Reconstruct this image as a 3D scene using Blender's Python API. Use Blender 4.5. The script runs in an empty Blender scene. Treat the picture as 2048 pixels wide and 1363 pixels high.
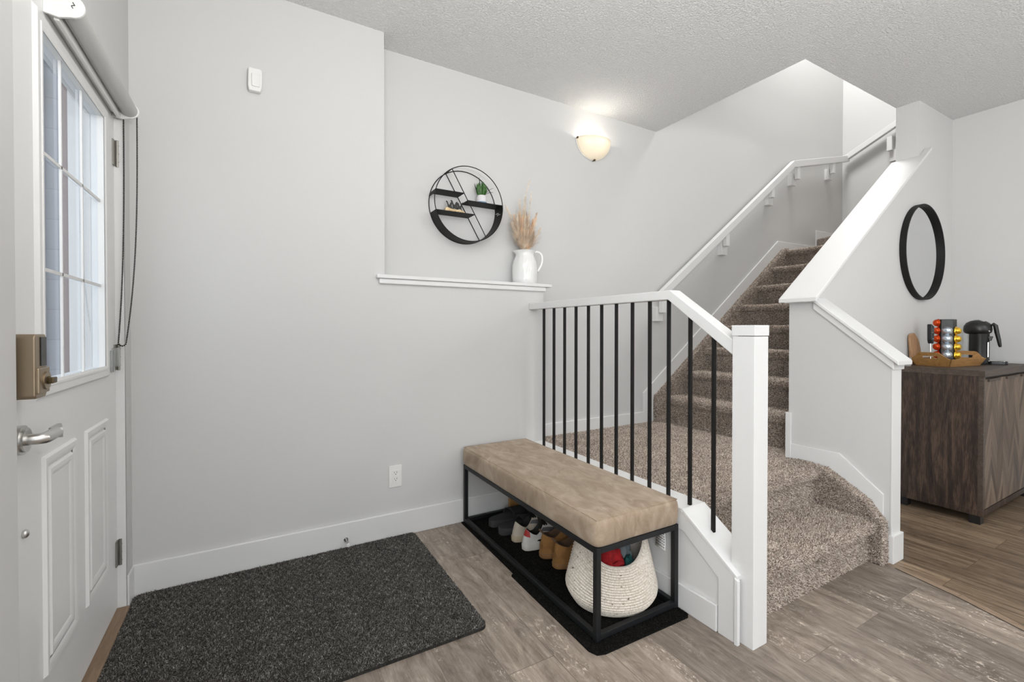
import bpy, bmesh, math, random
from mathutils import Vector, Matrix, noise
random.seed(7)
SC = bpy.context.scene
COL = SC.collection
PI = math.pi
H = 2.717            # ceiling height

# ------------------------------------------------------------------ materials
def new_mat(name):
    m = bpy.data.materials.new(name); m.use_nodes = True
    nt = m.node_tree
    return m, nt, nt.nodes['Principled BSDF']

def N(nt, kind, **kw):
    n = nt.nodes.new(kind)
    for k, v in kw.items():
        if k in n.inputs.keys() if hasattr(n.inputs, 'keys') else False:
            n.inputs[k].default_value = v
        else:
            setattr(n, k, v)
    return n

def setin(n, **kw):
    for k, v in kw.items():
        n.inputs[k.replace('_', ' ')].default_value = v

def simple(name, col, rough=.5, metal=0, bump=0, bscale=200, spec=.5, coat=0, var=0, vscale=6, detail=3):
    m, nt, b = new_mat(name)
    b.inputs['Base Color'].default_value = (*col, 1)
    b.inputs['Roughness'].default_value = rough
    b.inputs['Metallic'].default_value = metal
    b.inputs['Specular IOR Level'].default_value = spec
    b.inputs['Coat Weight'].default_value = coat
    tc = nt.nodes.new('ShaderNodeTexCoord')
    if bump:
        no = nt.nodes.new('ShaderNodeTexNoise'); setin(no, Scale=bscale, Detail=detail)
        bp = nt.nodes.new('ShaderNodeBump'); setin(bp, Strength=bump, Distance=.002)
        nt.links.new(tc.outputs['Object'], no.inputs['Vector'])
        nt.links.new(no.outputs['Fac'], bp.inputs['Height'])
        nt.links.new(bp.outputs['Normal'], b.inputs['Normal'])
    if var:
        no = nt.nodes.new('ShaderNodeTexNoise'); setin(no, Scale=vscale, Detail=4)
        cr = nt.nodes.new('ShaderNodeValToRGB')
        cr.color_ramp.elements[0].position = .35; cr.color_ramp.elements[1].position = .65
        cr.color_ramp.elements[0].color = (*[c*(1-var) for c in col], 1)
        cr.color_ramp.elements[1].color = (*[min(1, c*(1+var)) for c in col], 1)
        nt.links.new(tc.outputs['Object'], no.inputs['Vector'])
        nt.links.new(no.outputs['Fac'], cr.inputs['Fac'])
        nt.links.new(cr.outputs['Color'], b.inputs['Base Color'])
    return m

def ramp(nt, fac, stops):
    cr = nt.nodes.new('ShaderNodeValToRGB')
    el = cr.color_ramp.elements
    while len(el) < len(stops): el.new(.5)
    for e, (p, c) in zip(el, stops):
        e.position = p; e.color = (*c, 1)
    nt.links.new(fac, cr.inputs['Fac'])
    return cr.outputs['Color']

def mixc(nt, fac, a, b, blend='MIX'):
    mx = nt.nodes.new('ShaderNodeMix'); mx.data_type = 'RGBA'; mx.blend_type = blend
    for s, v in ((0, fac), (6, a), (7, b)):
        if isinstance(v, (int, float)): mx.inputs[s].default_value = v
        elif isinstance(v, tuple): mx.inputs[s].default_value = (*v, 1)
        else: nt.links.new(v, mx.inputs[s])
    return mx.outputs[2]

def mapping(nt, src, scale=(1, 1, 1), rot=(0, 0, 0), loc=(0, 0, 0)):
    mp = nt.nodes.new('ShaderNodeMapping')
    mp.inputs['Scale'].default_value = scale; mp.inputs['Rotation'].default_value = rot; mp.inputs['Location'].default_value = loc
    nt.links.new(src, mp.inputs['Vector'])
    return mp.outputs['Vector']

def noise_t(nt, vec, scale, detail=3, rough=.5, dist=0):
    n = nt.nodes.new('ShaderNodeTexNoise'); setin(n, Scale=scale, Detail=detail, Roughness=rough, Distortion=dist)
    nt.links.new(vec, n.inputs['Vector'])
    return n.outputs['Fac']

def bumpn(nt, b, height, strength, dist):
    bp = nt.nodes.new('ShaderNodeBump'); setin(bp, Strength=strength, Distance=dist)
    nt.links.new(height, bp.inputs['Height']); nt.links.new(bp.outputs['Normal'], b.inputs['Normal'])
    return bp

WALLC = (.62, .618, .611)
M = {}
M['wall'] = simple('wall_paint', WALLC, .85, bump=.08, bscale=260, spec=.25)
M['trim'] = simple('white_trim_paint', (.74, .74, .735), .38, spec=.4)
M['door'] = simple('white_door_paint', (.77, .77, .762), .4, bump=.03, bscale=90, spec=.4)
M['black_metal'] = simple('matt_black_metal', (.0075, .0072, .007), .6, 0, spec=.3)
M['bench_frame'] = simple('black_powder_coat', (.009, .0098, .011), .5, 0, spec=.4, bump=.1, bscale=500)
M['chrome'] = simple('brushed_nickel', (.62, .61, .59), .3, 1, bump=.05, bscale=300)
M['bronze'] = simple('satin_bronze', (.34, .27, .19), .38, .85)
M['brass'] = simple('dark_brass', (.12, .09, .05), .35, .9)
M['black_plastic'] = simple('black_plastic', (.012, .012, .012), .35)
M['gloss_black'] = simple('gloss_black', (.01, .01, .01), .15)
M['white_plastic'] = simple('white_plastic', (.80, .80, .78), .3)
M['ceramic'] = simple('white_glazed_ceramic', (.82, .82, .81), .12, coat=.6)
M['paper'] = simple('white_label', (.8, .8, .79), .7)
M['ink'] = simple('dark_ink', (.05, .05, .05), .7)
M['blind'] = simple('grey_white_blind_fabric', (.55, .55, .535), .8, bump=.2, bscale=900)
M['hinge'] = simple('aged_nickel_hinge', (.33, .32, .29), .45, .9)

# stippled ceiling
m, nt, b = new_mat('stipple_ceiling'); M['ceiling'] = m
b.inputs['Base Color'].default_value = (.88, .88, .875, 1); b.inputs['Roughness'].default_value = .95
tc = nt.nodes.new('ShaderNodeTexCoord')
n1 = noise_t(nt, tc.outputs['Object'], 92, 4, .6, .4)
bumpn(nt, b, ramp(nt, n1, [(.38, (0, 0, 0)), (.62, (1, 1, 1))]), .9, .006)

# grey-brown vinyl floor of the entry (planks along Y)
def plank_floor(name, stops, scale_w, scale_l, rot, dark, offs=(0, 0, 0), stone=0.0):
    m, nt, b = new_mat(name)
    tc = nt.nodes.new('ShaderNodeTexCoord')
    v = mapping(nt, tc.outputs['Object'], (1, 1, 1), (0, 0, rot), offs)
    br = nt.nodes.new('ShaderNodeTexBrick')
    br.offset = .37; br.offset_frequency = 2
    setin(br, Scale=1.0, Mortar_Size=.0012, Mortar_Smooth=.2, Brick_Width=scale_l, Row_Height=scale_w)
    br.inputs['Color1'].default_value = (0, 0, 0, 1); br.inputs['Color2'].default_value = (1, 1, 1, 1)
    br.inputs['Mortar'].default_value = (.5, .5, .5, 1); br.inputs['Bias'].default_value = 0
    nt.links.new(v, br.inputs['Vector'])
    # per plank shift of the grain
    sh = nt.nodes.new('ShaderNodeVectorMath'); sh.operation = 'SCALE'; sh.inputs['Scale'].default_value = 7.3
    nt.links.new(br.outputs['Color'], sh.inputs[0])
    ad = nt.nodes.new('ShaderNodeVectorMath'); ad.operation = 'ADD'
    nt.links.new(v, ad.inputs[0]); nt.links.new(sh.outputs[0], ad.inputs[1])
    g1 = noise_t(nt, mapping(nt, ad.outputs[0], (1.2, 16, 1)), 2.2, 8, .62, .6)
    g2 = noise_t(nt, mapping(nt, ad.outputs[0], (5, 70, 1)), 3.5, 5, .6, .3)
    g3 = noise_t(nt, mapping(nt, ad.outputs[0], (2.0, 5, 1)), 2.4, 9, .72, 1.6)
    f = mixc(nt, .35, g1, g2); f = mixc(nt, .48 if stone else .2, f, g3)
    c = ramp(nt, f, stops)
    pl = ramp(nt, br.outputs['Color'], [(0, (.74, .74, .74)), (1, (1.18, 1.18, 1.18))])
    c = mixc(nt, 1.0, c, pl, 'MULTIPLY')
    if stone:
        g4 = noise_t(nt, mapping(nt, ad.outputs[0], (14, 34, 1)), 2.2, 10, .75, 1.2)
        msk = noise_t(nt, mapping(nt, ad.outputs[0], (1.6, 3.4, 1)), 1.7, 3, .5, .5)
        mm = ramp(nt, msk, [(.5, (0, 0, 0)), (.62, (1, 1, 1))])
        sp = ramp(nt, g4, [(.55, (0, 0, 0)), (.60, (1, 1, 1))])
        k = mixc(nt, 1.0, mm, sp, 'MULTIPLY')
        c = mixc(nt, k, c, (stops[-1][1][0]*1.25, stops[-1][1][1]*1.25, stops[-1][1][2]*1.27))
    mf = nt.nodes.new('ShaderNodeMath'); mf.operation = 'MULTIPLY'; mf.inputs[1].default_value = .55
    nt.links.new(br.outputs['Fac'], mf.inputs[0])
    c = mixc(nt, mf.outputs[0], c, dark)
    nt.links.new(c, b.inputs['Base Color'])
    b.inputs['Roughness'].default_value = .42; b.inputs['Specular IOR Level'].default_value = .35
    bumpn(nt, b, f, .12, .003)
    return m
M['floor_grey'] = plank_floor('grey_brown_vinyl_plank', [(.33, (.088, .068, .054)), (.44, (.20, .162, .132)), (.56, (.335, .28, .232)), (.68, (.56, .485, .41))], .18, 1.22, PI/2, (.06, .05, .042), (.83, 0, 0), 1.0)
M['floor_oak'] = plank_floor('brown_oak_plank', [(.33, (.055, .036, .023)), (.43, (.135, .094, .061)), (.55, (.26, .188, .126)), (.69, (.44, .34, .24))], .19, 1.3, PI/2, (.04, .025, .015), (.3, .1, 0))

def wood(name, stops, axis=(1, 1, 14), sc=3, rough=.5, bump=.15):
    m, nt, b = new_mat(name)
    tc = nt.nodes.new('ShaderNodeTexCoord')
    v = mapping(nt, tc.outputs['Object'], axis)
    g1 = noise_t(nt, v, sc, 8, .6, 1.2)
    g2 = noise_t(nt, mapping(nt, tc.outputs['Object'], tuple(a*4 for a in axis)), sc*2, 5, .6, .4)
    f = mixc(nt, .4, g1, g2)
    nt.links.new(ramp(nt, f, stops), b.inputs['Base Color'])
    b.inputs['Roughness'].default_value = rough
    bumpn(nt, b, f, bump, .003)
    return m
DARKW = [(.38, (.009, .005, .0033)), (.5, (.034, .0195, .013)), (.62, (.098, .062, .043))]
M['cab_side'] = wood('dark_walnut_vertical_grain', DARKW, (9, 9, .9), 2.6)
M['cab_top'] = wood('dark_walnut_top', [(.3, (.030, .020, .014)), (.5, (.066, .046, .034)), (.72, (.13, .098, .077))], (1, 12, 12), 2.5)
M['bamboo'] = wood('golden_bamboo', [(.3, (.24, .115, .035)), (.5, (.40, .21, .07)), (.7, (.55, .33, .14))], (2, 14, 14), 3, .4)
M['board'] = wood('striped_cutting_board', [(.35, (.16, .085, .04)), (.5, (.42, .24, .12)), (.65, (.56, .38, .22))], (14, 2, 1), 2.4)
M['fig_base'] = wood('pale_carved_wood', [(.3, (.45, .29, .13)), (.5, (.72, .54, .30)), (.7, (.85, .72, .48))], (3, 3, 3), 12)
M['burn'] = simple('burnt_lettering', (.22, .12, .04), .8)
M['thresh'] = wood('tan_oak_threshold', [(.3, (.14, .085, .05)), (.6, (.26, .175, .11))], (12, 1, 12), 3)

M['strip'] = wood('light_oak_transition', [(.3, (.17, .115, .075)), (.6, (.34, .25, .175))], (14, 1.5, 12), 3)

# herringbone / chevron cabinet door
m, nt, b = new_mat('chevron_wood_door'); M['chevron'] = m
tc = nt.nodes.new('ShaderNodeTexCoord')
sx = nt.nodes.new('ShaderNodeSeparateXYZ'); nt.links.new(tc.outputs['Object'], sx.inputs[0])
def mth(op, a, b_=None, c=None):
    n = nt.nodes.new('ShaderNodeMath'); n.operation = op
    for i, v in enumerate((a, b_, c)):
        if v is None: continue
        if isinstance(v, (int, float)): n.inputs[i].default_value = v
        else: nt.links.new(v, n.inputs[i])
    return n.outputs[0]
colw = .105
u = mth('DIVIDE', sx.outputs['X'], colw)
tri = mth('PINGPONG', u, 1.0)                   # zigzag 0..1
hgt = mth('ADD', sx.outputs['Z'], mth('MULTIPLY', tri, colw*2.1))
rowf = mth('DIVIDE', hgt, .095)
row = mth('FLOOR', rowf); cid = mth('FLOOR', u)
cmb = nt.nodes.new('ShaderNodeCombineXYZ'); nt.links.new(row, cmb.inputs[0]); nt.links.new(cid, cmb.inputs[1])
wn = nt.nodes.new('ShaderNodeTexWhiteNoise'); wn.noise_dimensions = '3D'; nt.links.new(cmb.outputs[0], wn.inputs['Vector'])
cm2 = nt.nodes.new('ShaderNodeCombineXYZ')
nt.links.new(mth('MULTIPLY', hgt, 14), cm2.inputs[0]); nt.links.new(sx.outputs['X'], cm2.inputs[1]); nt.links.new(wn.outputs['Value'], cm2.inputs[2])
g = noise_t(nt, cm2.outputs[0], 4, 7, .6, .6)
ff = mth('ADD', mth('MULTIPLY', g, .7), mth('MULTIPLY', wn.outputs['Value'], .3))
c = ramp(nt, ff, [(.3, (.055, .038, .028)), (.5, (.13, .092, .066)), (.7, (.235, .175, .125))])
gr = mth('LESS_THAN', mth('FRACT', rowf), .025); gc = mth('LESS_THAN', mth('FRACT', u), .02)
c = mixc(nt, mth('MULTIPLY', mth('MAXIMUM', gr, gc), .7), c, (.02, .014, .01))
nt.links.new(c, b.inputs['Base Color']); b.inputs['Roughness'].default_value = .55

# stair carpet
m, nt, b = new_mat('frieze_carpet'); M['carpet'] = m
tc = nt.nodes.new('ShaderNodeTexCoord')
v = tc.outputs['Object']
vo = nt.nodes.new('ShaderNodeTexVoronoi'); setin(vo, Scale=210, Randomness=1.0); nt.links.new(v, vo.inputs['Vector'])
n1 = noise_t(nt, v, 260, 4, .7, .5)
n2 = noise_t(nt, v, 9, 4, .6, .6)
sp = nt.nodes.new('ShaderNodeSeparateColor'); nt.links.new(vo.outputs['Color'], sp.inputs[0])
f = mixc(nt, .5, sp.outputs[0], n1)
c = ramp(nt, f, [(.22, (.060, .044, .035)), (.42, (.20, .155, .125)), (.58, (.36, .295, .245)), (.78, (.64, .56, .49))])
sh = ramp(nt, n2, [(.3, (.86, .85, .85)), (.7, (1.14, 1.14, 1.14))])
c = mixc(nt, 1.0, c, sh, 'MULTIPLY')
nt.links.new(c, b.inputs['Base Color']); b.inputs['Roughness'].default_value = 1; b.inputs['Specular IOR Level'].default_value = .05
b.inputs['Sheen Weight'].default_value = .25; b.inputs['Sheen Roughness'].default_value = .6
hh = mixc(nt, .5, vo.outputs['Distance'], n1)
bumpn(nt, b, hh, 1.0, .008)

# charcoal ribbed door mat
def mat_tex(name, dark, lite, sc, bump=.9):
    m, nt, b = new_mat(name)
    tc = nt.nodes.new('ShaderNodeTexCoord')
    v = tc.outputs['Object']
    n1 = noise_t(nt, v, sc, 4, .75, .4)
    n2 = noise_t(nt, mapping(nt, v, (1, .55, 1)), 38, 3, .6, .2)
    wv = nt.nodes.new('ShaderNodeTexWave'); setin(wv, Scale=22, Distortion=3.0, Detail=3, Detail_Scale=2.0)
    nt.links.new(mapping(nt, v, (1, .12, 1)), wv.inputs['Vector'])
    f = mixc(nt, .38, n1, n2)
    c = ramp(nt, f, [(.38, dark), (.5, tuple((a+b_)/2 for a, b_ in zip(dark, lite))), (.64, lite), (.76, tuple(3.4*x for x in lite))])
    nt.links.new(c, b.inputs['Base Color']); b.inputs['Roughness'].default_value = 1; b.inputs['Specular IOR Level'].default_value = .05
    bumpn(nt, b, mixc(nt, .4, f, wv.outputs['Fac']), bump, .01)
    return m
M['mat'] = mat_tex('charcoal_ribbed_mat', (.020, .0185, .017), (.068, .064, .059), 300)
M['boot_mat'] = mat_tex('black_boot_mat', (.006, .006, .006), (.016, .0155, .014), 220, .7)

# suede bench cushion
m, nt, b = new_mat('taupe_velvet'); M['suede'] = m
tc = nt.nodes.new('ShaderNodeTexCoord'); v = tc.outputs['Object']
n1 = noise_t(nt, mapping(nt, v, (2.2, 1, 1), (0, 0, .4)), 7, 6, .65, 1.2)
n2 = noise_t(nt, v, 420, 2)
c = ramp(nt, n1, [(.30, (.25, .180, .120)), (.5, (.34, .258, .182)), (.70, (.44, .35, .262))])
nt.links.new(c, b.inputs['Base Color']); b.inputs['Roughness'].default_value = .85
b.inputs['Sheen Weight'].default_value = .22; b.inputs['Sheen Roughness'].default_value = .45
b.inputs['Sheen Tint'].default_value = (.85, .78, .74, 1)
n3 = noise_t(nt, mapping(nt, v, (3.2, 1, 1), (0, 0, .3)), 12, 4, .55, .8)
bumpn(nt, b, mixc(nt, .25, n3, n2), .25, .006)

# rope basket: coil geometry, braided colour
m, nt, b = new_mat('cotton_rope'); M['rope'] = m
uvn = nt.nodes.new('ShaderNodeUVMap')
n1 = noise_t(nt, mapping(nt, uvn.outputs[0], (260, 2.0, 1)), 1.0, 2, .5, .3)
n2 = noise_t(nt, mapping(nt, uvn.outputs[0], (46, 1.6, 1)), 1.0, 2, .5)
c = ramp(nt, n1, [(.34, (.52, .46, .385)), (.5, (.70, .64, .56)), (.7, (.80, .755, .69))])
c = mixc(nt, ramp(nt, n2, [(.665, (0, 0, 0)), (.70, (1, 1, 1))]), c, (.16, .13, .10))
nt.links.new(c, b.inputs['Base Color']); b.inputs['Roughness'].default_value = .95
bumpn(nt, b, n1, .3, .002)

M['red_cloth'] = simple('red_fleece', (.33, .008, .012), .95, bump=.5, bscale=120, var=.3, vscale=14)
M['grey_cloth'] = simple('blue_grey_cloth', (.20, .24, .26), .95, bump=.4, bscale=120, var=.2, vscale=14)
M['teal_cloth'] = simple('dark_teal_cloth', (.012, .085, .085), .95, bump=.4, bscale=120, var=.2, vscale=14)
M['black_rubber'] = simple('black_foam', (.045, .045, .047), .75, bump=.15, bscale=300)
M['dark_fabric'] = simple('charcoal_fabric', (.022, .022, .024), .9, bump=.4, bscale=400)
M['white_leather'] = simple('white_leather', (.66, .65, .62), .5, bump=.15, bscale=200, var=.06, vscale=20)
M['cream_leather'] = simple('cream_leather', (.55, .49, .40), .55, bump=.15, bscale=200, var=.08, vscale=20)
M['cream_sole'] = simple('cream_rubber', (.50, .41, .29), .6)
M['white_sole'] = simple('off_white_rubber', (.60, .58, .52), .55)
M['red_leather'] = simple('red_leather', (.42, .02, .015), .5)
M['black_leather'] = simple('black_leather', (.010, .010, .010), .35, bump=.1, bscale=150)
M['grey_leather'] = simple('grey_leather', (.14, .14, .15), .5)
M['tan_nubuck'] = simple('tan_nubuck', (.30, .145, .042), .85, bump=.3, bscale=260, var=.18, vscale=26)
M['tan_sole'] = simple('tan_rubber', (.24, .12, .040), .7)
M['tan_lining'] = simple('brown_lining', (.14, .085, .05), .9)
M['lace_white'] = simple('white_lace', (.6, .6, .57), .9)

# plants
M['leaf'] = simple('green_leaf', (.035, .115, .018), .45, var=.5, vscale=60)
M['dark_leaf'] = simple('dark_leaf', (.012, .030, .010), .5)
M['pampas'] = simple('pampas_straw', (.74, .52, .34), .9, var=.35, vscale=14)
M['pale_pampas'] = simple('pale_pampas_straw', (.82, .70, .56), .9, var=.2, vscale=14)
M['pot_white'] = simple('white_matt_pot', (.74, .72, .74), .5)
M['pot_blue'] = simple('blue_glaze', (.13, .24, .36), .35)
M['soil'] = simple('dark_soil', (.03, .022, .015), 1)

def foil(name, col):
    m, nt, b = new_mat(name)
    b.inputs['Base Color'].default_value = (*col, 1); b.inputs['Metallic'].default_value = .75; b.inputs['Roughness'].default_value = .28
    tc = nt.nodes.new('ShaderNodeTexCoord')
    vo = nt.nodes.new('ShaderNodeTexVoronoi'); setin(vo, Scale=70); nt.links.new(tc.outputs['Object'], vo.inputs['Vector'])
    bumpn(nt, b, vo.outputs['Distance'], .5, .006)
    return m
M['foil_red'] = foil('orange_red_foil', (.72, .085, .018))
M['foil_silver'] = foil('pale_blue_silver_foil', (.60, .68, .76))
M['foil_gold'] = foil('yellow_gold_foil', (.78, .47, .045))

# thin window glass: fresnel mix of clear and mirror
m, nt, b = new_mat('window_glass'); M['glass'] = m
nt.nodes.remove(b)
out = [n for n in nt.nodes if n.type == 'OUTPUT_MATERIAL'][0]
tr = nt.nodes.new('ShaderNodeBsdfTransparent'); tr.inputs[0].default_value = (.93, .95, .97, 1)
gl = nt.nodes.new('ShaderNodeBsdfGlossy'); gl.inputs['Roughness'].default_value = .01; gl.inputs[0].default_value = (.92, .94, 1, 1)
fr = nt.nodes.new('ShaderNodeFresnel'); fr.inputs[0].default_value = 1.45
mx = nt.nodes.new('ShaderNodeMixShader')
gg = nt.nodes.new('ShaderNodeNewGeometry')
m1 = nt.nodes.new('ShaderNodeMath'); m1.operation = 'SUBTRACT'; m1.inputs[0].default_value = 1; nt.links.new(gg.outputs['Backfacing'], m1.inputs[1])
m2_ = nt.nodes.new('ShaderNodeMath'); m2_.operation = 'MULTIPLY'; nt.links.new(fr.outputs[0], m2_.inputs[0]); nt.links.new(m1.outputs[0], m2_.inputs[1])
nt.links.new(m2_.outputs[0], mx.inputs[0]); nt.links.new(tr.outputs[0], mx.inputs[1]); nt.links.new(gl.outputs[0], mx.inputs[2])
nt.links.new(mx.outputs[0], out.inputs[0])
m, nt, b = new_mat('clear_plastic'); M['clear'] = m
b.inputs['Transmission Weight'].default_value = .8; b.inputs['Roughness'].default_value = .12; b.inputs['Base Color'].default_value = (.9, .92, .91, 1); b.inputs['IOR'].default_value = 1.35
m, nt, b = new_mat('mirror_silver'); M['mirror'] = m
b.inputs['Metallic'].default_value = 1; b.inputs['Roughness'].default_value = .02; b.inputs['Base Color'].default_value = (.80, .81, .82, 1)

# sconce glass: cream alabaster glass lit by the bulb inside
m, nt, b = new_mat('cream_alabaster_glass'); M['sconce'] = m
b.inputs['Base Color'].default_value = (.86, .79, .65, 1); b.inputs['Roughness'].default_value = .3
b.inputs['Emission Color'].default_value = (1, .90, .72, 1); b.inputs['Emission Strength'].default_value = .16
b.inputs['Transmission Weight'].default_value = 0
nt2 = nt
trl = nt.nodes.new('ShaderNodeBsdfTranslucent'); trl.inputs[0].default_value = (.97, .90, .76, 1)
mx = nt.nodes.new('ShaderNodeMixShader'); mx.inputs[0].default_value = .14
out = [n for n in nt.nodes if n.type == 'OUTPUT_MATERIAL'][0]
nt.links.new(b.outputs[0], mx.inputs[1]); nt.links.new(trl.outputs[0], mx.inputs[2]); nt.links.new(mx.outputs[0], out.inputs[0])
m, nt, b = new_mat('glowing_bulb'); M['bulb'] = m
b.inputs['Emission Color'].default_value = (1, .93, .82, 1); b.inputs['Emission Strength'].default_value = 6

# exterior
m, nt, b = new_mat('blue_grey_siding'); M['siding'] = m
tc = nt.nodes.new('ShaderNodeTexCoord')
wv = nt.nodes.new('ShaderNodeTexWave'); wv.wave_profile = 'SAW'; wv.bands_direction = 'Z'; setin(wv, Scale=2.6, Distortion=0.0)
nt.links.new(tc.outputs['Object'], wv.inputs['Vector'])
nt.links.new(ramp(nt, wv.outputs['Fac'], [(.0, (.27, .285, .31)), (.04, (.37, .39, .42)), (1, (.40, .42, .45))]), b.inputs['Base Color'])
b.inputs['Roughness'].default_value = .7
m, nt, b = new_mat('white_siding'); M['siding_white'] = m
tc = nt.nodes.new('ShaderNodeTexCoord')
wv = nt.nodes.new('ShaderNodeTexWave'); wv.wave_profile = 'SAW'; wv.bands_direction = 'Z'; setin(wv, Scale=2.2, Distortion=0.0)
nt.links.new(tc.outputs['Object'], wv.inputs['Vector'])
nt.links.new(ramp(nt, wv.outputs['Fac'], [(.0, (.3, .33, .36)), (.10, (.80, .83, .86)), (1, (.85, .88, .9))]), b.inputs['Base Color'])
M['trim_ext'] = simple('pale_blue_exterior_trim', (.56, .60, .66), .6)
M['brick_brown'] = simple('brown_weatherstrip', (.30, .24, .23), .8)
M['ground'] = simple('snowy_lawn', (.55, .56, .55), 1, var=.3, vscale=3)
M['autumn'] = simple('yellow_green_leaves', (.42, .38, .07), .8, var=.4, vscale=9)
M['bark'] = simple('grey_brown_bark', (.10, .08, .065), .9)

# ------------------------------------------------------------------ mesh helpers
def box(bm, x0, x1, y0, y1, z0, z1):
    vs = [bm.verts.new(p) for p in ((x0, y0, z0), (x1, y0, z0), (x1, y1, z0), (x0, y1, z0), (x0, y0, z1), (x1, y0, z1), (x1, y1, z1), (x0, y1, z1))]
    for f in ((0, 3, 2, 1), (4, 5, 6, 7), (0, 1, 5, 4), (1, 2, 6, 5), (2, 3, 7, 6), (3, 0, 4, 7)):
        bm.faces.new([vs[i] for i in f])
    return vs

def prism(bm, pts, a0, a1, axis='y'):
    """extrude a polygon: axis 'y': pts (x,z); 'x': pts (y,z); 'z': pts (x,y)"""
    def P(p, a):
        return (p[0], a, p[1]) if axis == 'y' else (a, p[0], p[1]) if axis == 'x' else (p[0], p[1], a)
    A = [bm.verts.new(P(p, a0)) for p in pts]; B = [bm.verts.new(P(p, a1)) for p in pts]
    n = len(pts)
    bm.faces.new(A); bm.faces.new(B[::-1])
    for i in range(n):
        bm.faces.new((A[i], B[i], B[(i+1) % n], A[(i+1) % n]))
    return A+B

def hexa(bm, c):
    """8 corners, bottom 4 then top 4"""
    vs = [bm.verts.new(p) for p in c]
    for f in ((0, 3, 2, 1), (4, 5, 6, 7), (0, 1, 5, 4), (1, 2, 6, 5), (2, 3, 7, 6), (3, 0, 4, 7)):
        bm.faces.new([vs[i] for i in f])

def tube(bm, pts, r, seg=10, cap=True, closed=False):
    pts = [Vector(p) for p in pts]; n = len(pts)
    rr = r if isinstance(r, (list, tuple)) else [r]*n
    rings = []; up = None
    for i, p in enumerate(pts):
        if closed: t = (pts[(i+1) % n]-pts[i-1])
        else: t = (pts[min(i+1, n-1)]-pts[max(i-1, 0)])
        t.normalize()
        if up is None:
            up = Vector((0, 0, 1)) if abs(t.z) < .9 else Vector((1, 0, 0))
        a = t.cross(up); 
        if a.length < 1e-5: a = t.cross(Vector((0, 1, 0)))
        a.normalize(); b_ = a.cross(t); b_.normalize(); up = b_
        rings.append([bm.verts.new(p+a*math.cos(2*PI*k/seg)*rr[i]+b_*math.sin(2*PI*k/seg)*rr[i]) for k in range(seg)])
    m_ = n if closed else n-1
    for i in range(m_):
        A, B = rings[i], rings[(i+1) % n]
        for k in range(seg):
            bm.faces.new((A[k], A[(k+1) % seg], B[(k+1) % seg], B[k]))
    if cap and not closed:
        bm.faces.new(rings[0][::-1]); bm.faces.new(rings[-1])

def lathe(bm, prof, seg=32, c=(0, 0, 0), sx=1, sy=1):
    rings = []
    for r, z in prof:
        if r < 1e-6: rings.append([bm.verts.new((c[0], c[1], c[2]+z))])
        else: rings.append([bm.verts.new((c[0]+r*sx*math.cos(2*PI*k/seg), c[1]+r*sy*math.sin(2*PI*k/seg), c[2]+z)) for k in range(seg)])
    for A, B in zip(rings, rings[1:]):
        for k in range(seg):
            k2 = (k+1) % seg
            if len(A) == 1 and len(B) == 1: continue
            if len(A) == 1: bm.faces.new((A[0], B[k2], B[k]))
            elif len(B) == 1: bm.faces.new((A[k], A[k2], B[0]))
            else: bm.faces.new((A[k], A[k2], B[k2], B[k]))

def cylx(bm, p0, p1, r, seg=24): tube(bm, [p0, p1], r, seg)

def sphere(bm, c, r, seg=12, rings=8, s=(1, 1, 1)):
    lathe(bm, [(0, -r)] + [(r*math.cos(a), r*math.sin(a)) for a in [(-PI/2+PI*(i+1)/rings) for i in range(rings-1)]] + [(0, r)], seg, (0, 0, 0))
    vs = list(bm.verts)[-((rings-1)*seg+2):]
    for v in vs:
        v.co = Vector((v.co.x*s[0]+c[0], v.co.y*s[1]+c[1], v.co.z*s[2]+c[2]))

def xform(bm, mat, start=0):
    bm.verts.ensure_lookup_table()
    for v in bm.verts[start:]: v.co = mat @ v.co

def ob(name, bm, mat, parent=None, smooth=False, bevel=0, seg=2, sub=0, label=None, kind=None, angle=40):
    bmesh.ops.recalc_face_normals(bm, faces=bm.faces)
    me = bpy.data.meshes.new(name); bm.to_mesh(me); bm.free()
    mats = mat if isinstance(mat, (list, tuple)) else [mat]
    for x in mats: me.materials.append(M[x] if isinstance(x, str) else x)
    o = bpy.data.objects.new(name, me); COL.objects.link(o)
    if smooth:
        me.polygons.foreach_set('use_smooth', [True]*len(me.polygons))
        try: me.set_sharp_from_angle(angle=math.radians(angle))
        except Exception: pass
    if bevel:
        md = o.modifiers.new('bevel', 'BEVEL'); md.width = bevel; md.segments = seg; md.limit_method = 'ANGLE'; md.angle_limit = math.radians(40)
        md.harden_normals = False
    if sub:
        md = o.modifiers.new('sub', 'SUBSURF'); md.levels = sub; md.render_levels = sub
    if parent: o.parent = parent
    if label: o['label'] = label
    if kind: o['kind'] = kind
    return o

def B(): return bmesh.new()

def thing(name, label, cat, group=None, loc=(0, 0, 0), rotz=0):
    o = bpy.data.objects.new(name, None); COL.objects.link(o); o.empty_display_size = .05
    o.location = loc; o.rotation_euler = (0, 0, rotz)
    o['label'] = label; o['category'] = cat
    if group: o['group'] = group
    return o

def tag(o, label, cat, group=None):
    o['label'] = label; o['category'] = cat
    if group: o['group'] = group
    return o

def struct(name, bm, mat, **kw):
    o = ob(name, bm, mat, **kw); o['kind'] = 'structure'; return o

def semp(name):
    o = bpy.data.objects.new(name, None); COL.objects.link(o); o['kind'] = 'structure'; return o

# ------------------------------------------------------------------ room shell
XL = -.446; YB = 2.455; YN = 2.60; XR = 4.62; YM = 1.335; XE = 5.79; YBK = -4.2
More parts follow.
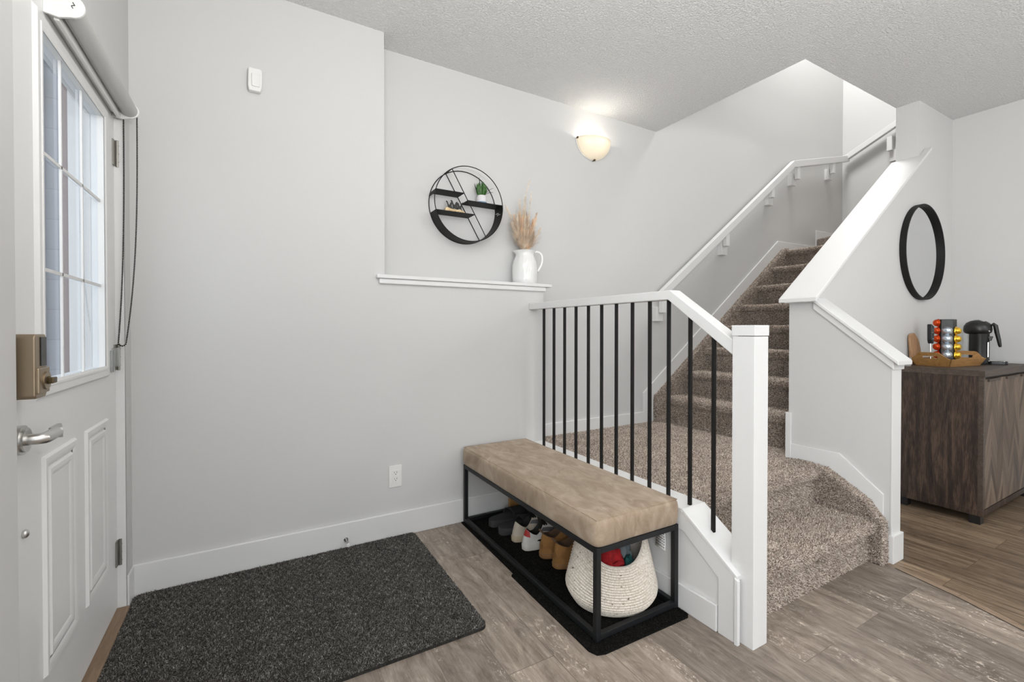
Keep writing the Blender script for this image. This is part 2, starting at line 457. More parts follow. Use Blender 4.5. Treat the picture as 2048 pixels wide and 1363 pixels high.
# floors: boundary of the entry vinyl and the oak runs from the knee wall towards the camera
bd = [(2.66, 1.02), (2.635, .95), (2.579, .719), (2.503, .51), (2.0, -1.2), (1.2, YBK)]
b = B(); prism(b, [(XL-.15, YBK), (1.2, YBK)] + bd[::-1][1:] + [(2.66, 2.62), (XL-.15, 2.62)], -.1, 0, 'z')
struct('floor', b, 'floor_grey')
b = B(); prism(b, bd + [(XR+.1, YBK), (XR+.1, 1.5), (2.66, 1.5)], -.1, 0, 'z')
struct('floor_right', b, 'floor_oak')
b = B()
for i in range(len(bd)-2):
    p, q = Vector((*bd[i+1], 0)), Vector((*bd[i+2], 0)); d = (q-p).normalized(); n = Vector((-d.y, d.x, 0))
    hexa(b, [p-n*.0+Vector((0, 0, 0)), p+n*.030, q+n*.030, q, p+Vector((0, 0, .002)), p+n*.030+Vector((0, 0, .004)), q+n*.030+Vector((0, 0, .004)), q+Vector((0, 0, .002))])
struct('trim_10', b, 'strip')
b = B()
for i in range(len(bd)-2):
    p, q = Vector((*bd[i+1], 0)), Vector((*bd[i+2], 0)); d = (q-p).normalized(); n = Vector((-d.y, d.x, 0))
    hexa(b, [p-n*.003, p, q, q-n*.003, p-n*.003+Vector((0, 0, .0012)), p+Vector((0, 0, .0012)), q+Vector((0, 0, .0012)), q-n*.003+Vector((0, 0, .0012))])
struct('trim_14', b, 'black_plastic')

# left wall with the door opening
DY0, DY1, DZ = 1.388, 2.352, 2.055
b = B()
box(b, XL-.16, XL, -.2, DY0, 0, H); box(b, XL-.16, XL, YBK, -2.0, 0, H); box(b, XL-.16, XL, -2.0, -.2, 0, .45); box(b, XL-.16, XL, -2.0, -.2, 2.2, H); box(b, XL-.16, XL, DY1, YB+.2, 0, H); box(b, XL-.16, XL, DY0, DY1, DZ, H)
struct('wall_left', b, 'wall')
# back wall: full height left of the niche, low part below the ledge
b = B()
prism(b, [(XL, 0), (1.64, 0), (1.64, 1.374), (.617, 1.374), (.617, H), (XL, H)], YB, YN, 'y')
struct('wall_back', b, 'wall')
b = B(); box(b, XL, XE+.12, YN, YN+.12, 0, 5.4)
struct('wall_stairs', b, 'wall')
b = B(); box(b, XE, XE+.12, -.2, YN, 0, 5.4)
struct('wall_stair_end', b, 'wall')
b = B(); box(b, XR+.12, XE+.12, -.32, -.2, 0, 5.4)
struct('wall_stair_front', b, 'wall')
b = B(); box(b, XR, XR+.12, YBK, YM, 0, 5.4)
struct('wall_right', b, 'wall')
# unseen wall behind the camera, two windows added to admit fill light
wins = [(.2, 1.9), (2.5, 4.2)]
b = B()
xs = [XL-.16, .2, 1.9, 2.5, 4.2, XR+.12]
for i in range(5):
    if i in (1, 3):
        box(b, xs[i], xs[i+1], YBK-.12, YBK, 0, .5); box(b, xs[i], xs[i+1], YBK-.12, YBK, 2.35, H)
    else: box(b, xs[i], xs[i+1], YBK-.12, YBK, 0, H)
struct('wall_front', b, 'wall')
for i, (a, c_) in enumerate(wins):
    w = semp('window_%d' % (i+1))
    b = B()
    for u0, u1, z0, z1 in ((a, a+.05, .5, 2.35), (c_-.05, c_, .5, 2.35), (a+.05, c_-.05, .5, .55), (a+.05, c_-.05, 2.3, 2.35), ((a+c_)/2-.02, (a+c_)/2+.02, .55, 2.3)):
        box(b, u0, u1, YBK-.10, YBK-.04, z0, z1)
    ob('window_frame', b, 'trim', w)
    b = B(); box(b, a+.05, c_-.05, YBK-.075, YBK-.07, .55, 2.3); ob('pane', b, 'glass', w)
w = semp('window_3')  # window added out of view to bring in light from the left
b = B()
for u0, u1, z0, z1 in ((-2.0, -1.95, .45, 2.2), (-.25, -.2, .45, 2.2), (-1.95, -.25, .45, .5), (-1.95, -.25, 2.15, 2.2), (-1.12, -1.08, .5, 2.15)):
    box(b, XL-.10, XL-.04, u0, u1, z0, z1)
ob('window_frame', b, 'trim', w)
b = B(); box(b, XL-.075, XL-.07, -1.95, -.25, .5, 2.15); ob('pane', b, 'glass', w)
# ceiling with the stair opening
OX, OY = 2.825, 1.467
b = B()
for a in ((XL-.16, OX, YBK-.12, YN+.12), (OX, XR+.12, YBK-.12, OY)):
    box(b, a[0], a[1], a[2], a[3], H, H+.28)
struct('ceiling', b, 'ceiling')
# upper storey around the stairwell
b = B(); box(b, 1.0, XE+.12, -.32, YN+.12, 5.4, 5.5)
struct('ceiling_upper', b, 'wall')
b = B(); box(b, 1.0, 1.12, -.32, YN, H+.28, 5.4); box(b, 1.12, XR+.12, -.32, -.2, H+.28, 5.4)
struct('wall_upper', b, 'wall')

# mirror wall: column and stair side pony wall with sloping top
s_cap = (2.536-1.345)/(4.516-2.66)       # measured rise
def zc(x): return 1.335+.733*(x-2.655)
KX0, KX1 = 2.675, 2.765
b = B()
prism(b, [(KX0, 0), (4.74, 0), (4.74, 5.4 if 0 else H), (4.02, H), (4.02, zc(4.02)-.03), (KX0, zc(KX0)-.03)], YM, OY, 'y')
struct('wall_mirror', b, 'wall')
b = B(); box(b, OX-.12, OX, OY, YN, H+.28, H+.29)
b.free()
# knee wall stepping down along the first two steps
def zk(y): return .998+(1.299-.998)/(1.342-.985)*(y-.985)
b = B(); prism(b, [(.985, 0), (YM, 0), (YM, zk(YM)-.05), (.985, zk(.985)-.05)], KX0, KX1, 'x')
struct('wall_knee', b, 'wall')

# cap of the sloping pony wall (board + moulding)
def slopebox_x(bm, x0, x1, y0, y1, t, zf, off=0):
    hexa(bm, [(x0, y0, zf(x0)-t+off), (x1, y0, zf(x1)-t+off), (x1, y1, zf(x1)-t+off), (x0, y1, zf(x0)-t+off),
              (x0, y0, zf(x0)+off), (x1, y0, zf(x1)+off), (x1, y1, zf(x1)+off), (x0, y1, zf(x0)+off)])
b = B(); slopebox_x(b, 2.61, 4.02, 1.292, 1.492, .022, zc); slopebox_x(b, 4.02, 4.11, 1.292, YM, .022, zc)
struct('trim_1', b, 'trim', bevel=.003)
b = B(); slopebox_x(b, 2.645, 4.02, 1.312, 1.480, .03, zc, -.022)
struct('trim_2', b, 'trim', bevel=.006)
# cap of the knee wall
def slopebox_y(bm, y0, y1, x0, x1, t, zf, off=0):
    hexa(bm, [(x0, y0, zf(y0)-t+off), (x1, y0, zf(y0)-t+off), (x1, y1, zf(y1)-t+off), (x0, y1, zf(y1)-t+off),
              (x0, y0, zf(y0)+off), (x1, y0, zf(y0)+off), (x1, y1, zf(y1)+off), (x0, y1, zf(y1)+off)])
b = B(); slopebox_y(b, .948, YM, 2.645, 2.80, .020, lambda y: zk(y)+.012)
struct('trim_3', b, 'trim', bevel=.003)
b = B(); slopebox_y(b, .972, YM, 2.662, 2.782, .045, lambda y: zk(y)-.008)
struct('trim_4', b, 'trim', bevel=.004)
# knee wall corner board
b = B(); box(b, KX0-.002, KX1+.002, .979, .985, 0, zk(.985)-.055)
struct('trim_5', b, 'trim', bevel=.001)
# baseboards
b = B()
box(b, KX0-.011, KX1+.012, .968, .990, 0, .135)
box(b, KX1+.0005, KX1+.012, .990, YM, 0, .135)
struct('baseboard_knee', b, 'trim', bevel=.003)
b = B(); prism(b, [(1.462, .385), (1.462, .478), (1.204, .482), (1.01, .325), (1.01, .16), (1.256, .385)], KX0-.012, KX0, 'x')
struct('baseboard_landing', b, 'trim', bevel=.002)
b = B(); box(b, KX0-.016, KX0, 1.448, 1.478, .385, .655); struct('trim_6', b, 'trim', bevel=.003)
b = B(); box(b, XL+.001, 1.505, YB-.014, YB, 0, .135)
struct('baseboard_back', b, 'trim', bevel=.004)
b = B(); box(b, XL, XL+.014, YBK, DY0-.01, 0, .135); box(b, XL, XL+.008, DY1+.0, YB-.014, 0, .135)
struct('baseboard_left', b, 'trim', bevel=.003)
b = B(); box(b, KX1+.012, XR, YM-.014, YM, 0, .135); box(b, XR-.014, XR, YBK, YM-.014, 0, .135)
struct('baseboard_right', b, 'trim', bevel=.003)
# skirt boards along the stair wall
b = B()
prism(b, [(1.64, .37), (2.79, .37), (2.79, .575), (4.55, 1.885), (5.24, 1.885), (5.24, 2.07), (5.77, 2.07), (5.77, 2.185), (5.222, 2.185), (5.222, 2.008), (4.515, 2.003), (2.680, .628), (2.680, .478), (1.64, .478)], YN-.014, YN, 'y')
struct('baseboard_stairs', b, 'trim', bevel=.003)

# ledge over the low wall
b = B(); box(b, .571, 1.690, 2.425, YN, 1.402, 1.422)
struct('trim_7', b, 'trim', bevel=.004)
b = B(); box(b, .585, 1.650, 2.437, YB+.01, 1.374, 1.402); 
struct('trim_8', b, 'trim', bevel=.005)

# curb wall below the railing
def zcurb(y): return .408 if y > 1.238 else .408-(1.238-y)*.675
b = B(); prism(b, [(1.036, 0), (YB, 0), (YB, .39), (1.238, .39), (1.036, .39-.202*.675)], 1.508, 1.63, 'x')
struct('wall_curb', b, 'trim')
b = B()
hexa(b, [(1.498, 1.238, .392), (1.638, 1.238, .392), (1.638, YB, .392), (1.498, YB, .392), (1.498, 1.238, .408), (1.638, 1.238, .408), (1.638, YB, .408), (1.498, YB, .408)])
z1 = .408-.24*.675
hexa(b, [(1.498, .998, z1-.016), (1.638, .998, z1-.016), (1.638, 1.238, .392), (1.498, 1.238, .392), (1.498, .998, z1), (1.638, .998, z1), (1.638, 1.238, .408), (1.498, 1.238, .408)])
struct('trim_9', b, 'trim', bevel=.002)
b = B()
prism(b, [(1.000, 0), (1.075, 0), (1.075, .205), (1.236, .320), (YB-.02, .320), (YB-.02, .392), (1.236, .392), (1.000, z1-.014)], 1.500, 1.508, 'x')
prism(b, [(.992, 0), (1.006, 0), (1.006, z1-.006), (.992, z1-.014)], 1.493, 1.508, 'x')
struct('trim_11', b, 'trim', bevel=.0015)
b = B(); box(b, 1.495, 1.508, 1.079, YB-.014, 0, .100)
struct('baseboard_curb', b, 'trim', bevel=.003)

# ------------------------------------------------------------------ staircase
st = thing('staircase', 'carpeted staircase with a wide landing, speckled brown frieze carpet', 'stairs')
def step_profile(xn, zt, depth, rise, nose=.030, r=.022):
    """profile in (run, z): rounded nosing at xn, tread going to +run"""
    p = [(xn+depth, zt)]
    for i in range(7):
        a = PI/2+PI*i/6*.95
        p.append((xn+r+math.cos(a)*r, zt-r+math.sin(a)*r))
    p += [(xn+nose, zt-2*r-.002), (xn+nose, zt-rise), (xn+depth, zt-rise)]
    return p
def carpet_sub(bm, length=.03):
    pass
NZ = [.400+.188*k for k in range(0, 10)]
# first step
b = B(); prism(b, step_profile(1.015, .200, .31, .200, .034, .026), 1.640, 2.612, 'x'); ob('step', b, 'carpet', st, smooth=True)
# landing platform
b = B(); prism(b, [(1.645, 2.583), (1.645, 1.33), (2.612, 1.33), (2.655, 1.46), (2.83, 1.472), (2.83, 2.583)], .20, .389, 'z'); ob('landing', b, 'carpet', st)
b = B(); prism(b, step_profile(1.262, .392, .10, .192, .034, .026), 1.640, 2.612, 'x'); ob('step', b, 'carpet', st, smooth=True)
# carpet returned up the side next to the knee wall
b = B(); prism(b, [(.992, 0), (1.34, 0), (1.34, .395), (1.255, .395), (1.065, .285), (1.0, .205), (.992, .18)], 2.60, 2.664, 'x')
ob('side_carpet', b, 'carpet', st, bevel=.012, seg=3)
b = B(); prism(b, [(1.325, .38), (1.46, .38), (1.46, .392), (1.325, .399)], 2.60, 2.664, 'x'); ob('side_carpet', b, 'carpet', st)
# upper flight
for k in range(1, 9):
    xn = 2.872+.2425*(k-1)
    dep = .30 if k < 8 else 1.23
    ob_ = B(); prism(ob_, step_profile(xn, NZ[k], dep, .215), 1.480, 2.552, 'y')
    ob('step', ob_, 'carpet', st, smooth=True)
b = B(); prism(b, [(2.795, .37), (2.90, .37), (4.62, 1.70), (4.62, 1.930), (4.56, 1.915), (2.795, .596)], 2.546, 2.587, 'y')
ob('side_carpet', b, 'carpet', st)
b = B(); prism(b, [(2.795, .37), (2.90, .37), (4.62, 1.70), (4.62, 1.930), (4.56, 1.915), (2.795, .596)], 1.468, 1.486, 'y')
ob('side_carpet', b, 'carpet', st)
# winder steps turning the corner
b = B(); prism(b, [(4.62, 2.587), (4.62, 2.552), (5.2, 2.552), (5.2, 2.587)], 1.70, 1.904, 'z'); ob('landing', b, 'carpet', st)
b = B(); prism(b, [(4.75, 1.47), (5.22, 2.586), (5.78, 2.586), (5.78, 1.47)], 1.9, 2.092, 'z'); ob('winder_step', b, 'carpet', st, bevel=.015)
b = B(); prism(b, [(4.76, 1.40), (5.78, 1.95), (5.78, 1.40)], 2.092, 2.28, 'z'); ob('winder_step', b, 'carpet', st, bevel=.015)
for k in range(5):
    b = B(); prism(b, step_profile(-(1.40-.245*k), 2.468+.188*k, .30, .215), 4.745, 5.78, 'x')
    for v in b.verts: v.co.y = -v.co.y
    ob('step', b, 'carpet', st, smooth=True)

# cut pile: thousands of short tufts rooted on the carpet surfaces
import numpy as np
def pile_mat(name, stops, src=None):
    m, nt, b = new_mat(name)
    at = nt.nodes.new('ShaderNodeAttribute'); at.attribute_name = 'tuft'
    tc = nt.nodes.new('ShaderNodeTexCoord')
    n2 = noise_t(nt, tc.outputs['Object'], 8, 4, .6, .6)
    sh = ramp(nt, n2, [(.3, (.88, .87, .87)), (.7, (1.12, 1.12, 1.12))])
    nt.links.new(mixc(nt, 1.0, ramp(nt, at.outputs['Fac'], stops), sh, 'MULTIPLY'), b.inputs['Base Color'])
    b.inputs['Roughness'].default_value = 1; b.inputs['Specular IOR Level'].default_value = .05
    M[name] = m
pile_mat('carpet_tufts', [(0, (.13, .096, .075)), (.35, (.38, .305, .25)), (.7, (.68, .58, .495)), (1, (.92, .86, .78))])
pile_mat('mat_tufts', [(0, (.045, .042, .039)), (.5, (.17, .162, .15)), (.85, (.36, .345, .325)), (1, (.65, .63, .60))])
pile_mat('boot_mat_tufts', [(0, (.004, .004, .004)), (.8, (.014, .0135, .012)), (1, (.04, .038, .035))])
RNG = np.random.default_rng(5)
def pile(src, density, height, rad, lean, mat, ok=None, parent=None, nm='carpet_pile', pat=None):
    me = src.data; me.calc_loop_triangles()
    co = np.array([v.co[:] for v in me.vertices]); tri = np.array([t.vertices[:] for t in me.loop_triangles])
    a, b_, c = co[tri[:, 0]], co[tri[:, 1]], co[tri[:, 2]]
    cr = np.cross(b_-a, c-a); ar = np.linalg.norm(cr, axis=1)/2; nrm = cr/np.maximum(ar*2, 1e-12)[:, None]
    if ok is not None:
        ctr = (a+b_+c)/3; keep = ok(ctr, nrm); a, b_, c, ar, nrm = a[keep], b_[keep], c[keep], ar[keep], nrm[keep]
    n = int(ar.sum()*density)
    ix = RNG.choice(len(ar), n, p=ar/ar.sum()); u, v = RNG.random(n), RNG.random(n); f = u+v > 1; u[f] = 1-u[f]; v[f] = 1-v[f]
    p = a[ix]+(b_[ix]-a[ix])*u[:, None]+(c[ix]-a[ix])*v[:, None]; nn = nrm[ix]
    t = np.cross(nn, RNG.normal(size=(n, 3))); t /= np.linalg.norm(t, axis=1)[:, None]+1e-9; s_ = np.cross(nn, t)
    r = rad*(.7+.6*RNG.random(n))[:, None]; h = height*(.6+.7*RNG.random(n))[:, None]
    # clumps lean the same way
    k = np.sin(p[:, 0]*61+p[:, 2]*47)+np.sin(p[:, 1]*53+p[:, 0]*29); k2 = np.cos(p[:, 1]*71+p[:, 2]*37)+np.sin(p[:, 0]*43)
    ln = RNG.normal(size=(n, 3))*.7+np.stack([k, k2, k*0], 1)*.35
    tip = p+nn*h+ln*h*lean
    mid = (p+tip)/2+nn*h*.08
    V = np.stack([p+t*r*.8, p-t*r*.4+s_*r*.7, p-t*r*.4-s_*r*.7, mid+t*r, mid-t*r*.5+s_*r*.87, mid-t*r*.5-s_*r*.87, tip], 1).reshape(-1, 3)
    base = (np.arange(n)*7)[:, None]
    F_ = np.concatenate([base+np.array(q) for q in ([0, 1, 4], [0, 4, 3], [1, 2, 5], [1, 5, 4], [2, 0, 3], [2, 3, 5], [3, 4, 6], [4, 5, 6], [5, 3, 6])], 1).reshape(-1, 3)
    m2 = bpy.data.meshes.new(nm); m2.vertices.add(len(V)); m2.vertices.foreach_set('co', V.ravel())
    m2.loops.add(F_.size); m2.loops.foreach_set('vertex_index', F_.ravel().astype(np.int32))
    m2.polygons.add(len(F_)); m2.polygons.foreach_set('loop_start', (np.arange(len(F_))*3).astype(np.int32))
    m2.update(calc_edges=True)
    at = m2.attributes.new('tuft', 'FLOAT', 'POINT')
    val = np.clip(RNG.random(n)*(pat(p) if pat else 1), 0, 1); at.data.foreach_set('value', np.repeat(val, 7).astype(np.float32))
    m2.polygons.foreach_set('use_smooth', [True]*len(F_))
    m2.materials.append(M[mat])
    o = bpy.data.objects.new(nm, m2); COL.objects.link(o); o.parent = src; o['kind'] = 'stuff'
    return o
vis = lambda c_, n_: (n_[:, 2] > .2) | (n_[:, 0] < -.3) | (n_[:, 1] < -.3)
for o_ in [o for o in st.children]:
    bb = [Vector(c_) for c_ in o_.bound_box]; zmax = max(c_.z for c_ in bb); xmax = max(c_.x for c_ in bb); xmin = min(c_.x for c_ in bb); ymax = max(c_.y for c_ in bb)
    if xmin > 4.6: continue
    vis2 = vis if xmin > 2.5 else (lambda c_, n_: (n_[:, 2] > .2) | (n_[:, 1] < -.3))
    if xmax < 2.70 or (o_.name.startswith('landing') and xmin < 2): pile(o_, 125000, .0062, .0013, .5, 'carpet_tufts', vis2)
    elif zmax < 2.0 and ymax > 1.5: pile(o_, 60000, .0070, .0017, .5, 'carpet_tufts', vis)

# ------------------------------------------------------------------ railing
rl = thing('stair_railing', 'white railing with black square balusters and white newel post beside the bench', 'railing')
b = B(); box(b, 1.521, 1.603, .951, 1.036, 0, 1.105); ob('newel_post', b, 'trim', rl, bevel=.002)
b = B(); box(b, 1.519, 1.605, .949, 1.038, 1.107, 1.145); ob('newel_cap', b, 'trim', rl, bevel=.002)
b = B()
R0, R1 = 1.530, 1.594
zr = 1.256
prism(b, [(YB+.0, zr), (1.343, zr), (1.036, zr-.225), (1.036, zr-.225+.058), (1.33, zr+.040), (YB+.0, zr+.040)], R0, R1, 'x')
ob('handrail', b, 'trim', rl, bevel=.004)
b = B(); prism(b, [(YB+.0, zr+.001), (YB-.022, zr+.001), (YB-.022, zr-.10), (YB, zr-.10)], R0+.02, R1-.02, 'x'); b.free()
ys = [2.327, 2.220, 2.114, 2.008, 1.901, 1.795, 1.686, 1.577, 1.469, 1.361, 1.250, 1.140]
for y in ys:
    top = zr if y > 1.343 else zr-(1.343-y)*.733
    b = B(); box(b, 1.5535, 1.5665, y-.0065, y+.0065, zcurb(y)-.004, top+.012)
    ob('baluster', b, 'black_metal', rl, bevel=.001)

# wall handrail
wr = thing('wall_handrail', 'white wall handrail on block brackets climbing the stair wall', 'handrail')
def zrail(x): return 1.395+.7515*(x-2.797)
b = B()
x0, x1 = 2.80, 4.654
yF, yK = 2.508, 2.55
zz = lambda x: 1.432+(2.797-1.432)/(4.654-2.797)*(x-2.797)
rt = .075
slopebox_x(b, x0, x1, yF, yK, rt, zz)
z2 = lambda x: 2.797+(3.052-2.797)/(5.725-4.654)*(x-4.654)
slopebox_x(b, x1, 5.742, yF, yK, .068, z2)
z3 = lambda y: 3.052+.212*(2.55-y)/.473*1.0
hexa(b, [(5.70, 1.2, z3(1.2)-.062), (5.742, 1.2, z3(1.2)-.062), (5.742, 2.55, z3(2.55)-.062), (5.70, 2.55, z3(2.55)-.062),
         (5.70, 1.2, z3(1.2)), (5.742, 1.2, z3(1.2)), (5.742, 2.55, z3(2.55)), (5.70, 2.55, z3(2.55))])
ob('rail', b, 'trim', wr, bevel=.004)
def bracket(xw, z0, xr, zb, zt):
    b = B(); box(b, xw, xw+.075, YN-.045, YN, z0, z0+.115); o = ob('bracket_block', b, 'trim', wr, bevel=.002)
    b = B(); box(b, xr, xr+.045, 2.512, 2.546, zb, zt); ob('rail_block', b, 'trim', o, bevel=.002)
    b = B(); tube(b, [(xw+.05, YN-.03, z0+.10), (xr+.02, 2.545, z0+.10), (xr+.02, 2.53, zb+.01)], .008, 8)
    for q in (.03, .055, .085): sphere(b, (xw+.080, YN-.02, z0+q), .006, 8, 6)
    ob('screw', b, 'trim', o)
bracket(2.785, 1.195, 2.805, 1.262, 1.40)
bracket(3.60, 1.79, 3.60, 1.862, 1.97)
bracket(4.295, 2.325, 4.28, 2.385, 2.48)
bracket(4.69, 2.575, 4.72, 2.632, 2.76)
bracket(5.40, 2.75, 5.40, 2.805, 2.92)
b = B(); box(b, 5.708, 5.742, 2.115, 2.16, 2.975, 3.12); ob('rail_block', b, 'trim', wr, bevel=.002)
b = B(); box(b, 5.75, XE, 2.08, 2.15, 2.87, 2.985); ob('bracket_block', b, 'trim', wr, bevel=.002)

# ------------------------------------------------------------------ front door
dr = semp('door_1')
XD = -.474
b = B()
WY0, WY1, WZ0, WZ1 = 1.615, 2.195, .985, 1.915
for y0, y1, z0, z1_ in ((1.394, WY0, .02, 2.045), (WY1, 2.345, .02, 2.045), (WY0, WY1, .02, WZ0), (WY0, WY1, WZ1, 2.045)):
    box(b, XD-.045, XD, y0, y1, z0, z1_)
bmesh.ops.remove_doubles(b, verts=b.verts, dist=1e-5)
ob('door_slab', b, 'door', dr)
def ring_yz(bm, y0, y1, z0, z1, w, x0, x1, w2=None):
    """bevelled picture frame in the YZ plane, outer rect, sloping face from x0 outer to x1 crest"""
    prof = [(0, x0), (w*.18, x1), (w*.55, x1), (w, x0+.35*(x1-x0))]
    loops = []
    for d, x in prof:
        loops.append([bm.verts.new((x, y, z)) for y, z in ((y0+d, z0+d), (y1-d, z0+d), (y1-d, z1-d), (y0+d, z1-d))])
    for A, C in zip(loops, loops[1:]):
        for k in range(4): bm.faces.new((A[k], A[(k+1) % 4], C[(k+1) % 4], C[k]))
b = B(); ring_yz(b, 1.580, 2.230, .952, 1.948, .042, XD, XD+.009)
ring_yz(b, 1.606, 2.204, .978, 1.922, .018, XD+.004, XD+.010)
ob('glazing_frame', b, 'door', dr, smooth=True, angle=25)
b = B()
for y0, y1, z0, z1_ in ((WY0, WY0+.006, WZ0, WZ1), (WY1-.006, WY1, WZ0, WZ1), (WY0, WY1, WZ0, WZ0+.006), (WY0, WY1, WZ1-.006, WZ1)):
    box(b, XD-.045, XD+.004, y0, y1, z0, z1_)
ob('glazing_bead', b, 'door', dr)
b = B(); box(b, XD-.018, XD-.014, WY0+.006, WY1-.006, WZ0+.006, WZ1-.006); ob('pane', b, 'glass', dr)
for y in (1.802, 1.990):
    b = B(); box(b, XD-.012, XD-.006, y-.0035, y+.0035, WZ0+.006, WZ1-.006); ob('muntin', b, 'trim', dr)
for z in (1.29, 1.60):
    b = B(); box(b, XD-.012, XD-.006, WY0+.006, WY1-.006, z-.0045, z+.0045); ob('muntin', b, 'trim', dr)
for y0, y1 in ((1.612, 1.865), (1.955, 2.212)):
    b = B(); ring_yz(b, y0, y1, .225, .800, .03, XD, XD+.008)
    ring_yz(b, y0+.035, y1-.035, .26, .765, .028, XD, XD+.007)
    box(b, XD-.001, XD+.0025, y0+.062, y1-.062, .287, .738)
    ob('raised_panel', b, 'door', dr, smooth=True, angle=25)
# hinges
for z in (1.826, 1.020, .240):
    b = B(); cylx(b, (XD+.010, 2.351, z-.053), (XD+.010, 2.351, z+.053), .0075, 12)
    box(b, XD+.0, XD+.005, 2.318, 2.350, z-.05, z+.05)
    box(b, XD+.002, XD+.006, 2.3505, 2.358, z-.05, z+.05)
    for q in (-.032, 0, .032): cylx(b, (XD+.010, 2.351, z+q-.001), (XD+.010, 2.351, z+q+.001), .009, 12)
    ob('hinge', b, 'hinge', dr, smooth=True)
# jamb, stop and threshold
b = B()
box(b, XL-.16, XL-.002, DY0-.0, 1.392, 0, 2.05); box(b, XL-.16, XL+.0, DY1-.006, DY1+.006, 0, 2.055); box(b, XL-.16, XL, DY0, DY1, 2.048, 2.06)
box(b, XL-.16, XD-.047, 1.392, 1.405, .02, 2.048); box(b, XL-.16, XD-.047, 2.335, DY1-.006, .02, 2.048)
ob('jamb', b, 'trim', dr, bevel=.001)
b = B(); box(b, XL-.16, XL+.012, DY0, DY1-.006, .0, .018); ob('threshold', b, 'thresh', dr, bevel=.004)
# peep hole style button low on the slab
b = B(); sphere(b, (XD+.004, 1.500, .646), .010, 12, 8, (.8, 1, 1)); ob('door_button', b, 'chrome', dr, smooth=True)
# lever handle
b = B()
YH, ZH = 1.468, .874
cylx(b, (XD, YH, ZH), (XD+.014, YH, ZH), .034, 32); cylx(b, (XD+.014, YH, ZH), (XD+.020, YH, ZH), .028, 32)
hd = ob('door_handle', b, 'chrome', dr, smooth=True, angle=30)
b = B(); tube(b, [(XD+.018, YH, ZH), (XD+.038, YH, ZH), (XD+.046, YH+.006, ZH), (XD+.049, YH+.020, ZH), (XD+.049, YH+.070, ZH+.001)], [.013, .013, .0135, .0135, .0135], 20)
hexa(b, [(XD+.036, YH+.068, ZH-.0125), (XD+.062, YH+.068, ZH-.0125), (XD+.048, YH+.106, ZH+.004), (XD+.040, YH+.106, ZH+.004), (XD+.036, YH+.068, ZH+.0125), (XD+.062, YH+.068, ZH+.0125), (XD+.048, YH+.110, ZH+.016), (XD+.040, YH+.110, ZH+.016)])
ob('lever', b, 'chrome', hd, smooth=True, angle=35)
b = B(); box(b, XD-.03, XD+.001, 1.3925, 1.3942, ZH-.03, ZH+.03); ob('latch_plate', b, 'chrome', hd)
# electronic deadbolt
YK, ZK = 1.440, 1.046
b = B()
for c0, c1, d in ((.036, .036, 0),):
    prism(b, [(YK-.033, ZK-.066), (YK-.026, ZK-.073), (YK+.026, ZK-.073), (YK+.033, ZK-.066), (YK+.033, ZK+.066), (YK+.026, ZK+.073), (YK-.026, ZK+.073), (YK-.033, ZK+.066)], XD, XD+.052, 'x')
lk = ob('deadbolt', b, 'bronze', dr, bevel=.003, label='satin bronze electronic deadbolt')
b = B(); box(b, XD+.0525, XD+.054, YK-.005, YK+.026, ZK+.000, ZK+.066); box(b, XD+.02, XD+.050, YK+.0325, YK+.0345, ZK+.0, ZK+.066); ob('battery_cover_gap', b, 'black_plastic', lk)
b = B(); box(b, XD+.048, XD+.058, YK-.030, YK+.031, ZK-.062, ZK-.003); ob('lower_cover', b, 'bronze', lk, bevel=.003)
b = B(); cylx(b, (XD+.056, YK+.008, ZK-.034), (XD+.061, YK+.008, ZK-.034), .021, 24); tw = ob('thumb_turn', b, 'bronze', lk, smooth=True, angle=30)
b = B(); tube(b, [(XD+.060, YK+.008, ZK-.034), (XD+.066, YK+.008, ZK-.034)], .009, 12); box(b, XD+.064, XD+.074, YK-.004, YK+.020, ZK-.041, ZK-.027); ob('turn_knob', b, 'brass', tw, bevel=.002)

# ------------------------------------------------------------------ roller blind on the door
rb = thing('roller_blind', 'rolled up grey white roller blind mounted above the door window', 'blind')
TX, TZ, TY0, TY1 = -.421, 1.998, 1.655, 2.330
b = B(); cylx(b, (TX, TY0+.006, TZ), (TX, TY1-.008, TZ), .0265, 28); ob('fabric_roll', b, 'blind', rb, smooth=True)
b = B(); box(b, -.458, -.446, TY0+.01, TY1-.012, 1.957, 1.975); box(b, -.455, -.449, TY0+.01, TY1-.012, 1.975, 1.995); ob('hem_bar', b, 'white_plastic', rb, bevel=.003)
b = B(); box(b, XD, XD+.016, TY0, TY1-.02, 1.975, 2.03); ob('mounting_rail', b, 'white_plastic', rb, bevel=.002)
for y0, y1 in ((TY0-.004, TY0+.004), (TY1-.008, TY1)):
    b = B()
    pts = [(XD, 1.965), (XD+.03, 1.960)] + [(TX+.031*math.cos(a), TZ+.031*math.sin(a)) for a in [(-PI/2+PI*i/10) for i in range(11)]] + [(XD, 2.04)]
    prism(b, pts, y0, y1, 'y'); ob('end_bracket', b, 'white_plastic', rb, bevel=.001)
b = B(); tube(b, [(TX+.006, TY0-.005, TZ+.010), (TX+.010, TY0-.005, TZ+.003), (TX+.003, TY0-.005, TZ), (TX+.006, TY0-.005, TZ-.006)], .0011, 6); ob('bracket_emblem', b, 'dark_fabric', rb)
YC = 2.333
chb = B()
pth_ = []
for (p0, p1) in (((-.4405, 1.985), (-.462, 1.078)), ((-.399, 1.990), (-.438, 1.078))):
    q = [(p0[0]+(p1[0]-p0[0])*(k/141)**3, p0[1]+(p1[1]-p0[1])*k/141) for k in range(142)]
    pth_ += q if not pth_ else [(-.462+.024*(.5-.5*math.cos(PI*k/6)), 1.078-.014*math.sin(PI*k/6)) for k in range(1, 6)]+q[::-1]
for x, z in pth_: sphere(chb, (x, YC, z), .0031, 6, 4)
